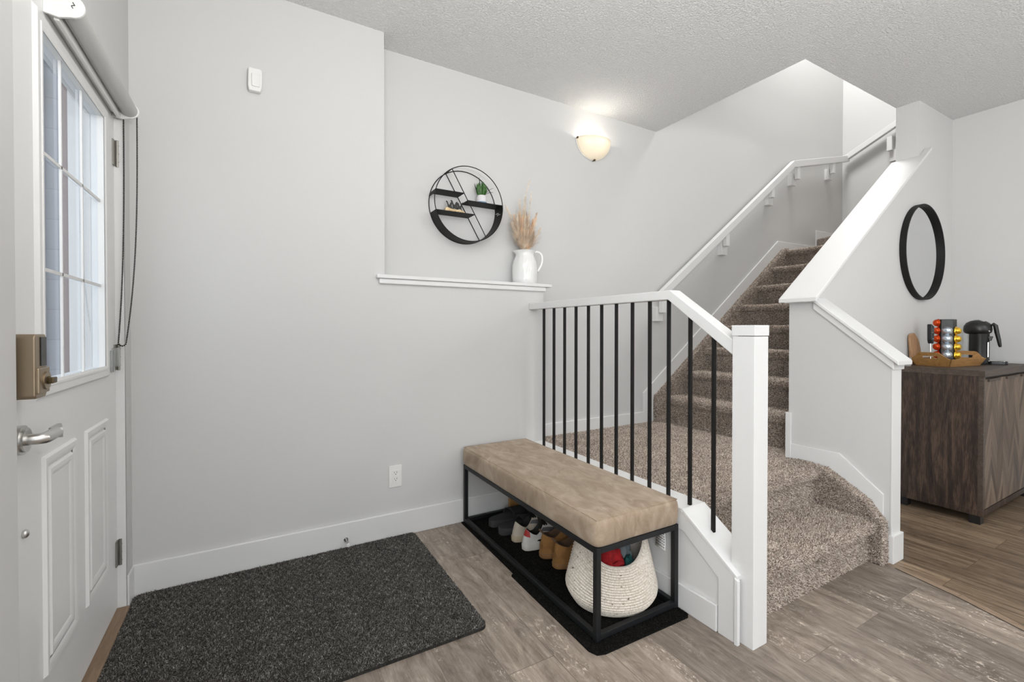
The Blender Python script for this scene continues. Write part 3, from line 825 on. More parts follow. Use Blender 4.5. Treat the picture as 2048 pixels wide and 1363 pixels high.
ob('bead_chain', chb, 'black_metal', rb, smooth=True)
b = B(); box(b, XD, XD+.022, 2.285, 2.312, .985, 1.058); box(b, XD, XD+.010, 2.262, 2.29, .965, 1.05); ob('chain_tensioner', b, 'clear', rb, bevel=.004)

# ------------------------------------------------------------------ exterior seen through the door glass
b = B(); box(b, -30, XL-.16, -12, 30, -.6, -.5); struct('ground', b, 'ground')
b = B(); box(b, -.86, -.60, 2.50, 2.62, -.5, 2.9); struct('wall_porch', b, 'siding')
b = B()
box(b, -.875, -.845, 2.47, 2.50, -.5, 2.9); box(b, -.74, -.715, 2.48, 2.50, -.5, 2.9); box(b, -.665, -.645, 2.48, 2.50, -.5, 2.9)
struct('trim_12', b, 'trim_ext')
b = B(); box(b, -.632, -.612, 2.36, 2.50, -.5, 2.2); struct('trim_13', b, 'brick_brown')
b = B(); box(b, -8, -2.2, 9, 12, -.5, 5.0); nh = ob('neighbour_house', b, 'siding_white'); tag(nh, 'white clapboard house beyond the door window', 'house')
tr_ = thing('garden_tree', 'small tree with yellow green leaves seen through the door glass', 'tree', loc=(-2.3, 6.6, -.5))
b = B(); tube(b, [(0, 0, 0), (.03, 0, .8), (-.05, .05, 1.6), (.1, 0, 2.4)], [.06, .05, .035, .015], 8)
for i in range(9):
    a = random.uniform(0, 6.28); z = random.uniform(.7, 2.2)
    tube(b, [(0, 0, z), (math.cos(a)*.4, math.sin(a)*.4, z+.35), (math.cos(a)*.7, math.sin(a)*.7, z+.5)], [.02, .012, .005], 6)
ob('trunk', b, 'bark', tr_, smooth=True)
b = B()
for i in range(420):
    a = random.uniform(0, 6.28); r = random.uniform(.05, .8); z = random.uniform(.5, 2.8)
    c0 = Vector((math.cos(a)*r, math.sin(a)*r, z)); q = Matrix.Rotation(random.uniform(0, 6.28), 3, 'Z') @ Matrix.Rotation(random.uniform(-1, 1), 3, 'X')
    vs = [b.verts.new(c0+q @ Vector(p)) for p in ((-.03, 0, 0), (0, .018, 0), (.04, 0, .005), (0, -.018, 0))]; b.faces.new(vs)
ob('foliage', b, 'autumn', tr_, kind='stuff')

# ------------------------------------------------------------------ small wall fittings
sn = thing('motion_sensor', 'small white motion sensor high on the back wall', 'sensor')
b = B()
prism(b, [(-.012, 2.342), (.038, 2.342), (.046, 2.334), (.044, 2.262), (.038, 2.236), (-.010, 2.236), (-.014, 2.26)], YB-.030, YB, 'y')
ob('housing', b, 'white_plastic', sn, bevel=.006, seg=3)
b = B(); prism(b, [(.000, 2.315), (.036, 2.315), (.035, 2.255), (.002, 2.255)], YB-.036, YB-.028, 'y'); ob('lens', b, 'white_plastic', sn, bevel=.004)
ou = thing('wall_outlet', 'white double power outlet low on the back wall left of the bench', 'outlet')
b = B(); box(b, .636, .706, YB-.007, YB, .272, .390); ob('cover_plate', b, 'white_plastic', ou, bevel=.002)
b = B(); box(b, .655, .688, YB-.009, YB-.006, .298, .366); fc = ob('socket_face', b, 'white_plastic', ou, bevel=.001)
b = B()
for z in (.349, .315):
    for x in (.665, .678): box(b, x-.001, x+.001, YB-.0095, YB-.0088, z, z+.008)
    cylx(b, (.6715, YB-.0095, z-.006), (.6715, YB-.0088, z-.006), .0025, 8)
ob('slot', b, 'black_plastic', fc)
ds = thing('door_stop', 'white tipped spring door stop on the baseboard behind the mat', 'door stop')
b = B(); cylx(b, (.412, YB-.014, .050), (.412, YB-.020, .050), .011, 16); tube(b, [(.412, YB-.02, .05), (.412, YB-.078, .048)], .0035, 10)
for i in range(14): 
    y = YB-.022-i*.004; cylx(b, (.412, y, .05), (.412, y-.002, .05), .0048, 10)
ob('spring', b, 'chrome', ds, smooth=True)
b = B(); cylx(b, (.412, YB-.076, .048), (.412, YB-.090, .0475), .0075, 12); ob('rubber_tip', b, 'white_plastic', ds, smooth=True)

# ------------------------------------------------------------------ sconce
sc = thing('wall_sconce', 'lit cream glass quarter bowl sconce on the stair wall', 'wall lamp')
SX, SY, SZ = 2.160, YN, 2.500
b = B()
rx, ry, rz = .148, .105, .135
rows = 10; colsn = 24; g_ = []
for i in range(rows+1):
    ph = -PI/2*i/rows
    rr_ = math.cos(ph); zz_ = math.sin(ph)
    g_.append([b.verts.new((SX+rx*rr_*math.cos(PI+PI*k/colsn), SY-.012+ry*rr_*math.sin(PI+PI*k/colsn), SZ+rz*zz_)) for k in range(colsn+1)])
for i in range(rows):
    for k in range(colsn):
        try: b.faces.new((g_[i][k], g_[i][k+1], g_[i+1][k+1], g_[i+1][k]))
        except ValueError: pass
bmesh.ops.remove_doubles(b, verts=b.verts, dist=1e-5)
o = ob('glass_bowl', b, 'sconce', sc, smooth=True, angle=80)
md = o.modifiers.new('sol', 'SOLIDIFY'); md.thickness = .004
b = B()
prism(b, [(SX+.150*math.cos(PI+PI*k/24), SZ+.138*math.sin(PI+PI*k/24)) for k in range(25)], YN-.010, YN, 'y')
ob('back_plate', b, 'trim', sc, bevel=.002)
for x, z in ((SX-.146, SZ-.004), (SX+.150, SZ-.008), (SX+.008, SZ-.138)):
    b = B(); sphere(b, (x, YN-.024, z), .0085, 12, 8); cylx(b, (x, YN-.002, z), (x, YN-.02, z), .004, 8); ob('clip', b, 'brass', sc, smooth=True)
b = B(); sphere(b, (SX, YN-.060, SZ-.048), .020, 16, 10); ob('bulb', b, 'bulb', sc, smooth=True)

# ------------------------------------------------------------------ round wall shelf
sh = thing('round_wall_shelf', 'round black metal wall shelf with three small shelves above the ledge', 'shelf')
CX, CZ, RR, YF = 1.139, 1.884, .2235, 2.498
def arc(a0, a1, y, n=48, r=RR): return [(CX+r*math.cos(a0+(a1-a0)*i/n), y, CZ+r*math.sin(a0+(a1-a0)*i/n)) for i in range(n+1)]
for y in (YF, YN-.004):
    b = B(); tube(b, arc(0, 2*PI, y, 72)[:-1], .0028, 8, closed=True); ob('ring', b, 'black_metal', sh, smooth=True)
    b = B(); tube(b, [(1.0235, y, 2.075), (1.2495, y, 1.690)], .0028, 8); ob('rod', b, 'black_metal', sh)
for p in ((1.0235, 2.075),):
    b = B(); tube(b, [(p[0], YF, p[1]), (p[0], YN, p[1])], .0025, 8); ob('spacer', b, 'black_metal', sh)
def rodx(z): return 1.0235+(2.075-z)*(1.2495-1.0235)/(2.075-1.690)
def ring_x(z, s): return CX+s*math.sqrt(max(0, RR**2-(z-CZ)**2))
for z, x0, x1 in ((1.943, ring_x(1.943, -1), rodx(1.943)), (1.824, ring_x(1.824, -1), rodx(1.824)), (1.903, rodx(1.903), ring_x(1.903, 1))):
    b = B(); box(b, x0, x1, YF-.002, YN-.002, z-.002, z+.002); ob('shelf_board', b, 'black_metal', sh)
a_l = PI+math.asin((CZ-1.824)/RR); a_r = 2*PI+math.asin((1.903-CZ)/RR)
b = B()
A = [b.verts.new(p) for p in arc(a_l, a_r, YF, 60)]; Bv = [b.verts.new(p) for p in arc(a_l, a_r, YN-.003, 60)]
A2 = [b.verts.new(p) for p in arc(a_l, a_r, YF, 60, RR-.003)]; B2 = [b.verts.new(p) for p in arc(a_l, a_r, YN-.003, 60, RR-.003)]
for i in range(60):
    b.faces.new((A[i], A[i+1], Bv[i+1], Bv[i])); b.faces.new((A2[i], B2[i], B2[i+1], A2[i+1]))
    b.faces.new((A[i], A2[i], A2[i+1], A[i+1])); b.faces.new((Bv[i], Bv[i+1], B2[i+1], B2[i]))
ob('lower_band', b, 'black_metal', sh, smooth=True)
b = B()
a0 = PI-math.asin((1.943-CZ)/RR)
A = [b.verts.new(p) for p in arc(a0, a0+.10, YF, 4)]; Bv = [b.verts.new(p) for p in arc(a0, a0+.10, YN-.003, 4)]
for i in range(4): b.faces.new((A[i], A[i+1], Bv[i+1], Bv[i]))
o = ob('shelf_lip', b, 'black_metal', sh); o.modifiers.new('s', 'SOLIDIFY').thickness = .003
b = B(); box(b, 1.345, 1.352, YF+.03, YF+.06, 1.858, 1.862); tube(b, [(1.357, YF+.02, 1.853), (1.357, YF+.045, 1.856), (1.357, YF+.06, 1.852)], .0028, 6); ob('hanging_hook', b, 'chrome', sh)

# plant on the middle shelf
pp = thing('potted_succulent', 'tiny green spiky plant in white and blue pot on the round shelf', 'plant', loc=(1.242, 2.552, 1.905))
b = B(); lathe(b, [(0, 0), (.030, 0), (.034, .004), (.0335, .014), (0, .014)], 28); ob('saucer', b, 'pot_blue', pp, smooth=True)
b = B(); lathe(b, [(0, .012), (.031, .012), (.033, .025), (.030, .046), (.026, .056), (.023, .056), (.023, .050), (0, .050)], 28); ob('pot', b, 'pot_white', pp, smooth=True)
def blade(bm, base, tip, w, bend=(0, 0, 0), n=7, thick=.3):
    base, tip = Vector(base), Vector(tip); ax = (tip-base); side = ax.cross(Vector((0, .3, 1))); 
    if side.length < 1e-4: side = Vector((1, 0, 0))
    side.normalize(); nn = side.cross(ax).normalized()
    L_, R_, C_ = [], [], []
    for i in range(n+1):
        t = i/n; p = base+ax*t+Vector(bend)*(4*t*(1-t)); ww = w*math.sin(PI*min(1, .22+.78*t))**.7 if t < 1 else 0
        L_.append(bm.verts.new(p-side*ww)); R_.append(bm.verts.new(p+side*ww)); C_.append(bm.verts.new(p+nn*ww*thick*-1))
    for i in range(n):
        bm.faces.new((L_[i], C_[i], C_[i+1], L_[i+1])); bm.faces.new((C_[i], R_[i], R_[i+1], C_[i+1]))
b = B()
for i in range(30):
    a = random.uniform(0, 2*PI); t = random.random()
    r1 = .008+.030*t; h_ = .10-.045*t+random.uniform(-.01, .012)
    blade(b, (math.cos(a)*.008, math.sin(a)*.008, .048), (math.cos(a)*r1, math.sin(a)*r1, .05+h_), .0052, (math.cos(a)*.008, math.sin(a)*.008, 0))
ob('leaf_rosette', b, 'leaf', pp, smooth=True)
b = B()
blade(b, (.01, 0, .05), (.080, -.015, .112), .003, (.0, 0, .012)); blade(b, (.01, 0, .05), (.082, -.01, .084), .0034, (0, 0, .014)); blade(b, (-.006, 0, .05), (-.048, 0, .130), .004, (-.008, 0, 0)); blade(b, (.01, 0, .055), (.045, 0, .135), .0035, (.01, 0, 0))
blade(b, (0, 0, .055), (-.022, -.01, .170), .004, (0, 0, 0)); 
ob('long_leaf', b, 'dark_leaf', pp, smooth=True)

# figurine of small black animals on a carved base, lower shelf
fg = thing('animal_figurine', 'small black animal silhouettes on a carved pale wood base, on the round shelf', 'figurine', loc=(1.062, 2.552, 1.826))
b = B()
pts = [(-.062, 0), (.066, 0), (.064, .016), (.050, .024), (.042, .022), (.036, .030), (.028, .026), (.0, .026), (-.024, .027), (-.040, .031), (-.050, .035), (-.060, .030), (-.064, .014)]
prism(b, pts, -.012, .012, 'y'); ob('carved_base', b, 'fig_base', fg, bevel=.002)
def animal(ox, s, flip=1):
    b = B()
    body = [(-.020, .000), (-.014, .012), (-.014, .022), (-.019, .036), (-.022, .044), (-.027, .047), (-.026, .053), (-.018, .051), (-.013, .040), (-.009, .030), (-.002, .029), (.001, .036), (.003, .044), (.010, .048), (.013, .045), (.012, .034), (.010, .026), (.012, .014), (.018, .000), (.010, .000), (.004, .010), (-.004, .012), (-.010, .010), (-.014, .000)]
    prism(b, [(ox+p[0]*s*flip, .023+p[1]*s) for p in body], -.003, .003, 'y')
    return ob('animal_silhouette', b, 'black_plastic', fg, bevel=.0008)
animal(-.030, .95); animal(.004, 1.1); animal(.030, 1.0, -1)
b = B()
for i in range(9):
    x = -.042+i*.011
    tube(b, [(x, -.0125, .006), (x+.003, -.0125, .018), (x+.006, -.0125, .007)][: 2+i % 2], .0011, 5)
ob('carved_lettering', b, 'burn', fg)

# jug with dried pampas
jg = thing('ceramic_jug', 'white glazed ceramic jug with a handle standing on the ledge', 'jug', loc=(1.536, 2.516, 1.422), rotz=math.radians(-28))
prof = [(0, 0), (.074, 0), (.078, .004), (.081, .03), (.083, .08), (.082, .115), (.078, .140), (.070, .160), (.062, .178), (.0595, .192), (.063, .206), (.071, .215), (.067, .214), (.058, .205), (.055, .19), (.060, .16), (.074, .12), (.074, .01), (0, .01)]
b = B(); lathe(b, prof, 40)
for v in b.verts:
    if v.co.z > .195 and v.co.x < -.03 and abs(v.co.y) < .03: v.co.x -= .012*(1-abs(v.co.y)/.03)*(v.co.z-.195)/.02
ob('body', b, 'ceramic', jg, smooth=True, angle=60)
b = B(); tube(b, [(.060, 0, .206), (.080, 0, .213), (.102, 0, .205), (.116, 0, .178), (.114, 0, .140), (.100, 0, .105), (.080, 0, .078)], [.0085]*7, 12); ob('handle', b, 'ceramic', jg, smooth=True, sub=1)
pg = thing('dried_pampas_grass', 'bunch of dried beige pampas grass in the white jug', 'dried grass', loc=(1.536, 2.518, 1.422))
def plume(tip, bend, dens, w, mat, sd):
    random.seed(sd); b = B()
    base = Vector((random.uniform(-.015, .015), random.uniform(-.012, .012), .02)); tip = Vector(tip)
    neck = Vector((base.x*1.4, base.y*1.4, .22))
    def cur(t):
        p0, p1, p2 = neck, (neck+tip)/2+Vector(bend), tip
        return p0*(1-t)**2+p1*2*t*(1-t)+p2*t*t
    tube(b, [base, neck]+[cur(t/8) for t in range(1, 9)], [.0018, .0016]+[.0015-.0001*i for i in range(8)], 5)
    for i in range(dens):
        t = random.uniform(.0, 1)**1.0; p = cur(t); d = (cur(min(1, t+.02))-cur(max(0, t-.02))).normalized()
        a = random.uniform(0, 2*PI); L_ = w*(.3+1.25*random.random()**1.5)*(1-.86*t)
        o_ = Vector((math.cos(a), math.sin(a)*.8, random.uniform(-.2, .3)))
        q = p+d*L_*.75+o_*L_*(.5+.6*random.random()); mid = p+d*L_*.42+o_*L_*.38
        if q.z < .235 or abs(q.x) > .145 or q.y > .072: continue
        s_ = .00038; sd_ = d.cross(o_).normalized()*s_
        A = [b.verts.new(p-sd_), b.verts.new(p+sd_), b.verts.new(mid+sd_), b.verts.new(mid-sd_), b.verts.new(q+sd_*.4), b.verts.new(q-sd_*.4)]
        b.faces.new(A[:4]); b.faces.new((A[3], A[2], A[4], A[5]))
        for j in range(3):
            m_ = mid.lerp(q, j/3); e = m_+d*.010+Vector((random.uniform(-1, 1), random.uniform(-1, 1), random.uniform(-.3, .8)))*.010
            b.faces.new([b.verts.new(m_-sd_), b.verts.new(m_+sd_), b.verts.new(e)])
    ob('plume', b, mat, pg)
_pl = [((-.040, 0, .545), (.0, 0, .05), 240, .060, 'pale_pampas'), ((.035, -.01, .672), (-.070, 0, .03), 190, .030, 'pale_pampas'), ((.004, 0, .560), (.01, 0, .02), 330, .055, 'pale_pampas'), ((-.142, 0, .490), (-.01, 0, .02), 300, .050, 'pale_pampas'), ((.052, 0, .60), (.0, 0, .02), 150, .035, 'pale_pampas')]
random.seed(3)
for i in range(22):
    u = -1+2*(i+.5)/22
    x = u*.105+random.uniform(-.012, .012); z = .47-.10*abs(u)**1.3+random.uniform(-.035, .03)
    _pl.append(((x, random.uniform(-.055, .03), z), (u*.03, 0, random.uniform(-.01, .02)), 230, .060, random.choice(['pampas', 'pampas', 'pale_pampas'])))
for i, (tip, bend, dens, w, mt) in enumerate(_pl): plume(tip, bend, dens, w, mt, 100+i)
random.seed(11)

# ------------------------------------------------------------------ floor mats
def rrect(x0, x1, y0, y1, r, n=6):
    p = []
    for cx, cy, a in ((x1-r, y1-r, 0), (x0+r, y1-r, PI/2), (x0+r, y0+r, PI), (x1-r, y0+r, 1.5*PI)):
        for i in range(n+1): p.append((cx+r*math.cos(a+PI/2*i/n), cy+r*math.sin(a+PI/2*i/n)))
    return p
b = B(); prism(b, rrect(-.436, .768, 1.522, 2.433, .03), .0, .011, 'z')
dm = tag(ob('door_mat', b, 'mat'), 'large charcoal ribbed door mat in front of the door', 'mat')
pile(dm, 110000, .0032, .0013, .7, 'mat_tufts', lambda c_, n_: n_[:, 2] > .5, nm='mat_pile', pat=lambda q: .74+.26*np.sin(q[:, 0]*2*np.pi/.036+1.5*np.sin(q[:, 1]*31))*np.sin(q[:, 1]*2*np.pi/.052+np.floor(q[:, 0]/.036)*2.4))
b = B(); prism(b, [(1.052, 2.432), (1.040, 1.80), (1.022, 1.79), (1.017, 1.235), (1.030, 1.205), (1.06, 1.195), (1.475, 1.188), (1.490, 1.20), (1.490, 2.432)], .0, .0062, 'z')
bm_ = tag(ob('boot_mat', b, 'boot_mat'), 'black textured boot mat lying under the bench', 'mat')
pile(bm_, 70000, .0019, .0014, .7, 'boot_mat_tufts', lambda c_, n_: n_[:, 2] > .5, nm='mat_pile')

# ------------------------------------------------------------------ bench
bn = thing('upholstered_bench', 'taupe velvet topped bench with thin black metal frame', 'bench', loc=(1.287, 1.84, .009))
def lb(x0, x1, y0, y1, z0, z1): 
    b = B(); box(b, x0-1.287, x1-1.287, y0-1.84, y1-1.84, z0-.009, z1-.009); return b
BX0, BX1, BY0, BY1, T = 1.062, 1.488, 1.246, 2.425, .021
for x in (BX0, BX1-T):
    for y in (BY0, BY1-T): ob('leg', lb(x, x+T, y, y+T, .009, .345), 'bench_frame', bn, bevel=.0015)
for z in (.012, .324):
    for x in (BX0, BX1-T): ob('long_rail', lb(x, x+T, BY0+T, BY1-T, z, z+T), 'bench_frame', bn, bevel=.0015)
    for y in (BY0, BY1-T): ob('end_rail', lb(BX0+T, BX1-T, y, y+T, z, z+T), 'bench_frame', bn, bevel=.0015)
# cushion: subdivided soft box
b = B()
nx, ny, nzz = 18, 46, 5
x0, x1, y0, y1, z0, z1c = BX0-.004-1.287, 1.493-1.287, BY0-.003-1.84, BY1+.008-1.84, .345-.009, .447-.009
vd = {}
def cv(i, j, k):
    key = (i, j, k)
    if key in vd: return vd[key]
    x = x0+(x1-x0)*i/nx; y = y0+(y1-y0)*j/ny; z = z0+(z1c-z0)*k/nzz
    u, v_ = 2*i/nx-1, 2*j/ny-1
    if k == nzz:
        z += .004*(1-u**4)*(1-v_**6)
        z += .0022*noise.noise(Vector((x*9, y*4, 0)))*(1-u**8)
    bul = math.sin(PI*k/nzz)*.005
    if i in (0, nx): x += (1 if i else -1)*(bul+.0022*noise.noise(Vector((y*7, z*30, 3))))
    if j in (0, ny): y += (1 if j else -1)*(bul+.003*noise.noise(Vector((x*9, z*30, 9))))
    # soft rounded vertical corners
    if i in (0, nx) and j in (0, ny): x -= (1 if i else -1)*.007; y -= (1 if j else -1)*.007
    if k == nzz and (i in (0, nx) or j in (0, ny)): z -= .004
    vd[key] = b.verts.new((x, y, z)); return vd[key]
for i in range(nx):
    for j in range(ny):
        for k in (0, nzz): b.faces.new((cv(i, j, k), cv(i+1, j, k), cv(i+1, j+1, k), cv(i, j+1, k)))
for k in range(nzz):
    for i in range(nx):
        for j in (0, ny): b.faces.new((cv(i, j, k), cv(i+1, j, k), cv(i+1, j, k+1), cv(i, j, k+1)))
    for j in range(ny):
        for i in (0, nx): b.faces.new((cv(i, j, k), cv(i, j+1, k), cv(i, j+1, k+1), cv(i, j, k+1)))
cu = ob('cushion', b, 'suede', bn, smooth=True, angle=180, sub=1)
b = B(); lp = [(x0+.009, y0+.009), (x1-.009, y0+.009), (x1-.009, y1-.009), (x0+.009, y1-.009)]
pth = []
for (ax, ay), (bx_, by_) in zip(lp, lp[1:]+lp[:1]):
    for t in range(12): pth.append((ax+(bx_-ax)*t/12, ay+(by_-ay)*t/12, z1c-.003))
tube(b, pth, .0022, 6, closed=True); ob('piping', b, 'suede', cu, smooth=True)
b = B()
pts = []
for i in range(9):
    t = i/8; pts.append((1.452+.010*math.sin(t*2.4)-1.287, .325-.10*t-.009))
A = [b.verts.new((p[0], 1.288-1.84, p[1])) for p in pts]; C = [b.verts.new((p[0]+.012, 1.352-1.84, p[1]-.003)) for p in pts]
for i in range(8): b.faces.new((A[i], A[i+1], C[i+1], C[i]))
o = ob('care_label', b, 'paper', bn, smooth=True, label='white care label hanging below the seat'); o.modifiers.new('s', 'SOLIDIFY').thickness = .0006
b = B()
for i in range(7):
    z = .300-.011*i-.009
    for j in range(5):
        y = 1.293+j*.011; w_ = random.uniform(.005, .009)
        xq = 1.4505-1.287+.010*math.sin(2.4*(.325-z-.009)/.10)+.012*(y-1.288)/.064; box(b, xq-.0012, xq-.0004, y-1.84, y+w_-1.84, z, z+.0025)
ob('label_print', b, 'ink', o)

# ------------------------------------------------------------------ rope basket
bk = thing('rope_basket', 'white woven rope basket under the near end of the bench', 'basket', loc=(1.296, 1.430, .0095), rotz=math.radians(-25))
b = B()
NC = 22; SUB = 6; SEG = 112
def bask(th, v):
    """v 0..1 up the side"""
    hgt_ = .188+.098*math.cos(th)**2*abs(math.cos(th))
    R_ = .160+.030*math.sin(PI*min(1, v*1.25)**.8)*(1 if v < .8 else 1)
    prof_r = .138+.038*math.sin(min(1, v*3.2)*PI/2)-.048*max(0, v-.22)/.78
    z = hgt_*v
    return prof_r, z
uvl = None
rows_ = []
NR = NC*SUB
for i in range(NR+1):
    v = i/NR; ring = []
    bul = .0078*abs(math.sin(PI*i/SUB))**1.05
    for k in range(SEG):
        th = 2*PI*k/SEG; r_, z = bask(th, v)
        r_ += bul
        ring.append(b.verts.new((r_*1.06*math.cos(th), r_*.93*math.sin(th), z)))
    rows_.append(ring)
inner = []
for i in range(0, NR+1, SUB):
    v = 1-i/NR; ring = []
    for k in range(SEG):
        th = 2*PI*k/SEG; r_, z = bask(th, v); r_ -= .007
        ring.append(b.verts.new((r_*1.06*math.cos(th), r_*.93*math.sin(th), z+.0 if v < 1 else z)))
    inner.append(ring)
allr = rows_+inner
uvl = b.loops.layers.uv.new('UVMap')
for i in range(len(allr)-1):
    A, C = allr[i], allr[i+1]
    for k in range(SEG):
        f = b.faces.new((A[k], A[(k+1) % SEG], C[(k+1) % SEG], C[k]))
        vv = (i/SUB, (i+1)/SUB) if i < NR else (NC+(i-NR), NC+(i-NR)+1)
        for lp_, uvv in zip(f.loops, ((k/SEG, vv[0]), ((k+1)/SEG, vv[0]), ((k+1)/SEG, vv[1]), (k/SEG, vv[1]))): lp_[uvl].uv = uvv
b.faces.new(rows_[0][::-1]); b.faces.new(inner[-1])
ob('coiled_body', b, 'rope', bk, smooth=True, angle=38)

def cloth_blob(name, mat, c, s, label, seed, amp=.35, rotz=0):
    b = B(); n1_, n2_ = 40, 24
    lathe(b, [(0, -1)] + [(math.cos(-PI/2+PI*(i+1)/n2_), math.sin(-PI/2+PI*(i+1)/n2_)) for i in range(n2_-1)] + [(0, 1)], n1_)
    for v in b.verts:
        d = v.co.copy(); f_ = noise.noise(d*1.5+Vector((seed, 0, 0)))*amp + (abs(noise.noise(d*3+Vector((0, seed, 0))))-.2)*amp*.9
        d = d*(1+f_); v.co = Vector((d.x*s[0], d.y*s[1], max(-s[2]*1.0, d.z*s[2])))
    o = ob(name, b, mat, smooth=True, angle=180); o.location = c; o.rotation_euler = (0, 0, rotz)
    return tag(o, label, 'clothing')
cloth_blob('folded_garment', 'red_cloth', (1.262, 1.432, .180), (.072, .070, .082), 'bright red fleece garment stuffed in the rope basket', 3)
cloth_blob('folded_scarf', 'teal_cloth', (1.335, 1.366, .130), (.030, .036, .065), 'dark teal cloth beside the red garment in the basket', 8)
cloth_blob('folded_shirt', 'grey_cloth', (1.352, 1.436, .165), (.038, .055, .075), 'blue grey cloth at the right side of the basket', 5)
# folded red cuff
b = B()
tube(b, [(1.268+.030*math.cos(a), 1.370+.018*math.sin(a), .188+.006*math.sin(3*a)) for a in [2*PI*i/16 for i in range(16)]], .010, 8, closed=True)
tag(ob('rolled_sock', b, 'red_cloth', smooth=True), 'dark red rolled cuff on top of the red garment', 'clothing')

# ------------------------------------------------------------------ shoes
def shoe(kind, loc, rotz, label, cat, L=.285, W=.052, mats=None, group=None, hh=.075, heel=.088, front=.105, op=(.07, .052, .030), sole=.026, sole_flare=.004):
    t = thing(kind, label, cat, group, loc, rotz)
    n = 40
    def foot(a, ex=0):
        # footprint: heel at x=0, toe at x=L
        c, s_ = math.cos(a), math.sin(a)
        x = L/2-L/2*c                       # a=0 heel, a=pi toe
        w = W*(.80+.22*math.sin(max(0, min(1, (x/L-.1)/.9))*PI*.9)) * (abs(s_)**.62)
        return Vector((x+(-ex if c > 0 else ex)*abs(c), math.copysign(w+ex*abs(s_), s_), 0))
    def opening(a):
        c, s_ = math.cos(a), math.sin(a)
        x = op[0]-op[1]*c; y = op[2]*s_*(1.0 if c > 0 else .85)
        z = heel if c > 0 else heel+(front-heel)*(-c)
        if c > 0: z = hh+(heel-hh)*c**2
        else: z = hh+(front-hh)*(-c)**1.4
        return Vector((x, y, z))
    def S(a, s_, off=0):
        f0 = foot(a, off); o0 = opening(a)
        k = s_**1.7; kz = math.sin(s_*PI/2)**.85 if math.cos(a) < 0 else s_
        if math.cos(a) >= 0: k = s_**1.3
        p = f0*(1-k)+Vector((o0.x, o0.y, 0))*k
        p.z = sole+(o0.z-sole)*kz
        if off: p.z += off*.6
        return p
    b = B()
    bot = [b.verts.new(foot(2*PI*i/n, sole_flare*.5)) for i in range(n)]
    mid = [b.verts.new(foot(2*PI*i/n, sole_flare)+Vector((0, 0, sole*.85))) for i in range(n)]
    top = [b.verts.new(foot(2*PI*i/n, .001)+Vector((0, 0, sole))) for i in range(n)]
    for A, C in ((bot, mid), (mid, top)):
        for i in range(n): b.faces.new((A[i], A[(i+1) % n], C[(i+1) % n], C[i]))
    b.faces.new(bot[::-1]); b.faces.new(top)
    ob('sole', b, mats['sole'], t, smooth=True, angle=50)
    b = B(); R_ = 9
    rows = [[b.verts.new(S(2*PI*i/n, j/R_)) for i in range(n)] for j in range(R_+1)]
    for A, C in zip(rows, rows[1:]):
        for i in range(n): b.faces.new((A[i], A[(i+1) % n], C[(i+1) % n], C[i]))
    ob('upper', b, mats['upper'], t, smooth=True, angle=180)
    b = B()
    rim = [b.verts.new(opening(2*PI*i/n)) for i in range(n)]
    r2 = [b.verts.new(Vector((op[0]+(opening(2*PI*i/n).x-op[0])*.88, opening(2*PI*i/n).y*.86, opening(2*PI*i/n).z+.003))) for i in range(n)]
    r3 = [b.verts.new(Vector((op[0]+(opening(2*PI*i/n).x-op[0])*.9, opening(2*PI*i/n).y*.9, .034))) for i in range(n)]
    for A, C in ((rim, r2), (r2, r3)):
        for i in range(n): b.faces.new((A[i], A[(i+1) % n], C[(i+1) % n], C[i]))
    b.faces.new(r3)
    ob('lining', b, mats['lining'], t, smooth=True, angle=180)
    b = B()
    tx = op[0]+op[1]
    prism(b, [(tx-.012, front-.01), (tx-.022, front+.022), (tx-.014, front+.026), (tx+.035, front-.030), (tx+.03, front-.036)], -.020, .020, 'y')
    ob('tongue', b, mats.get('tongue', mats['lining']), t, bevel=.004)
    b = B()
    for i in range(4):
        x = tx+.004+i*.014; z = front-.006-i*.0125
        tube(b, [(x, -.022, z-.008), (x+.002, 0, z+.006), (x, .022, z-.008)], .0025, 6)
    ob('laces', b, mats['lace'], t, smooth=True)
    def patch(a0, a1, s0, s1, mat, nm, na=10, ns=5, shape=None):
        b = B(); g = []
        for i in range(na+1):
            rr2 = []
            for j in range(ns+1):
                u, w = i/na, j/ns
                a = a0+(a1-a0)*u; s_ = s0+(s1-s0)*w
                if shape: a, s_ = shape(u, w)
                rr2.append(b.verts.new(S(a, s_, .0012)))
            g.append(rr2)
        for i in range(na):
            for j in range(ns): b.faces.new((g[i][j], g[i+1][j], g[i+1][j+1], g[i][j+1]))
        ob(nm, b, mat, t, smooth=True, angle=180)
    return t, patch
WS = dict(sole='white_sole', upper='white_leather', lining='black_leather', lace='lace_white')
CS = dict(sole='cream_sole', upper='cream_leather', lining='black_leather', lace='lace_white')
TB = dict(sole='tan_sole', upper='tan_nubuck', lining='tan_lining', lace='tan_sole')
ZS = .0095
g1_ = 'pair of white, red and black sneakers under the bench'
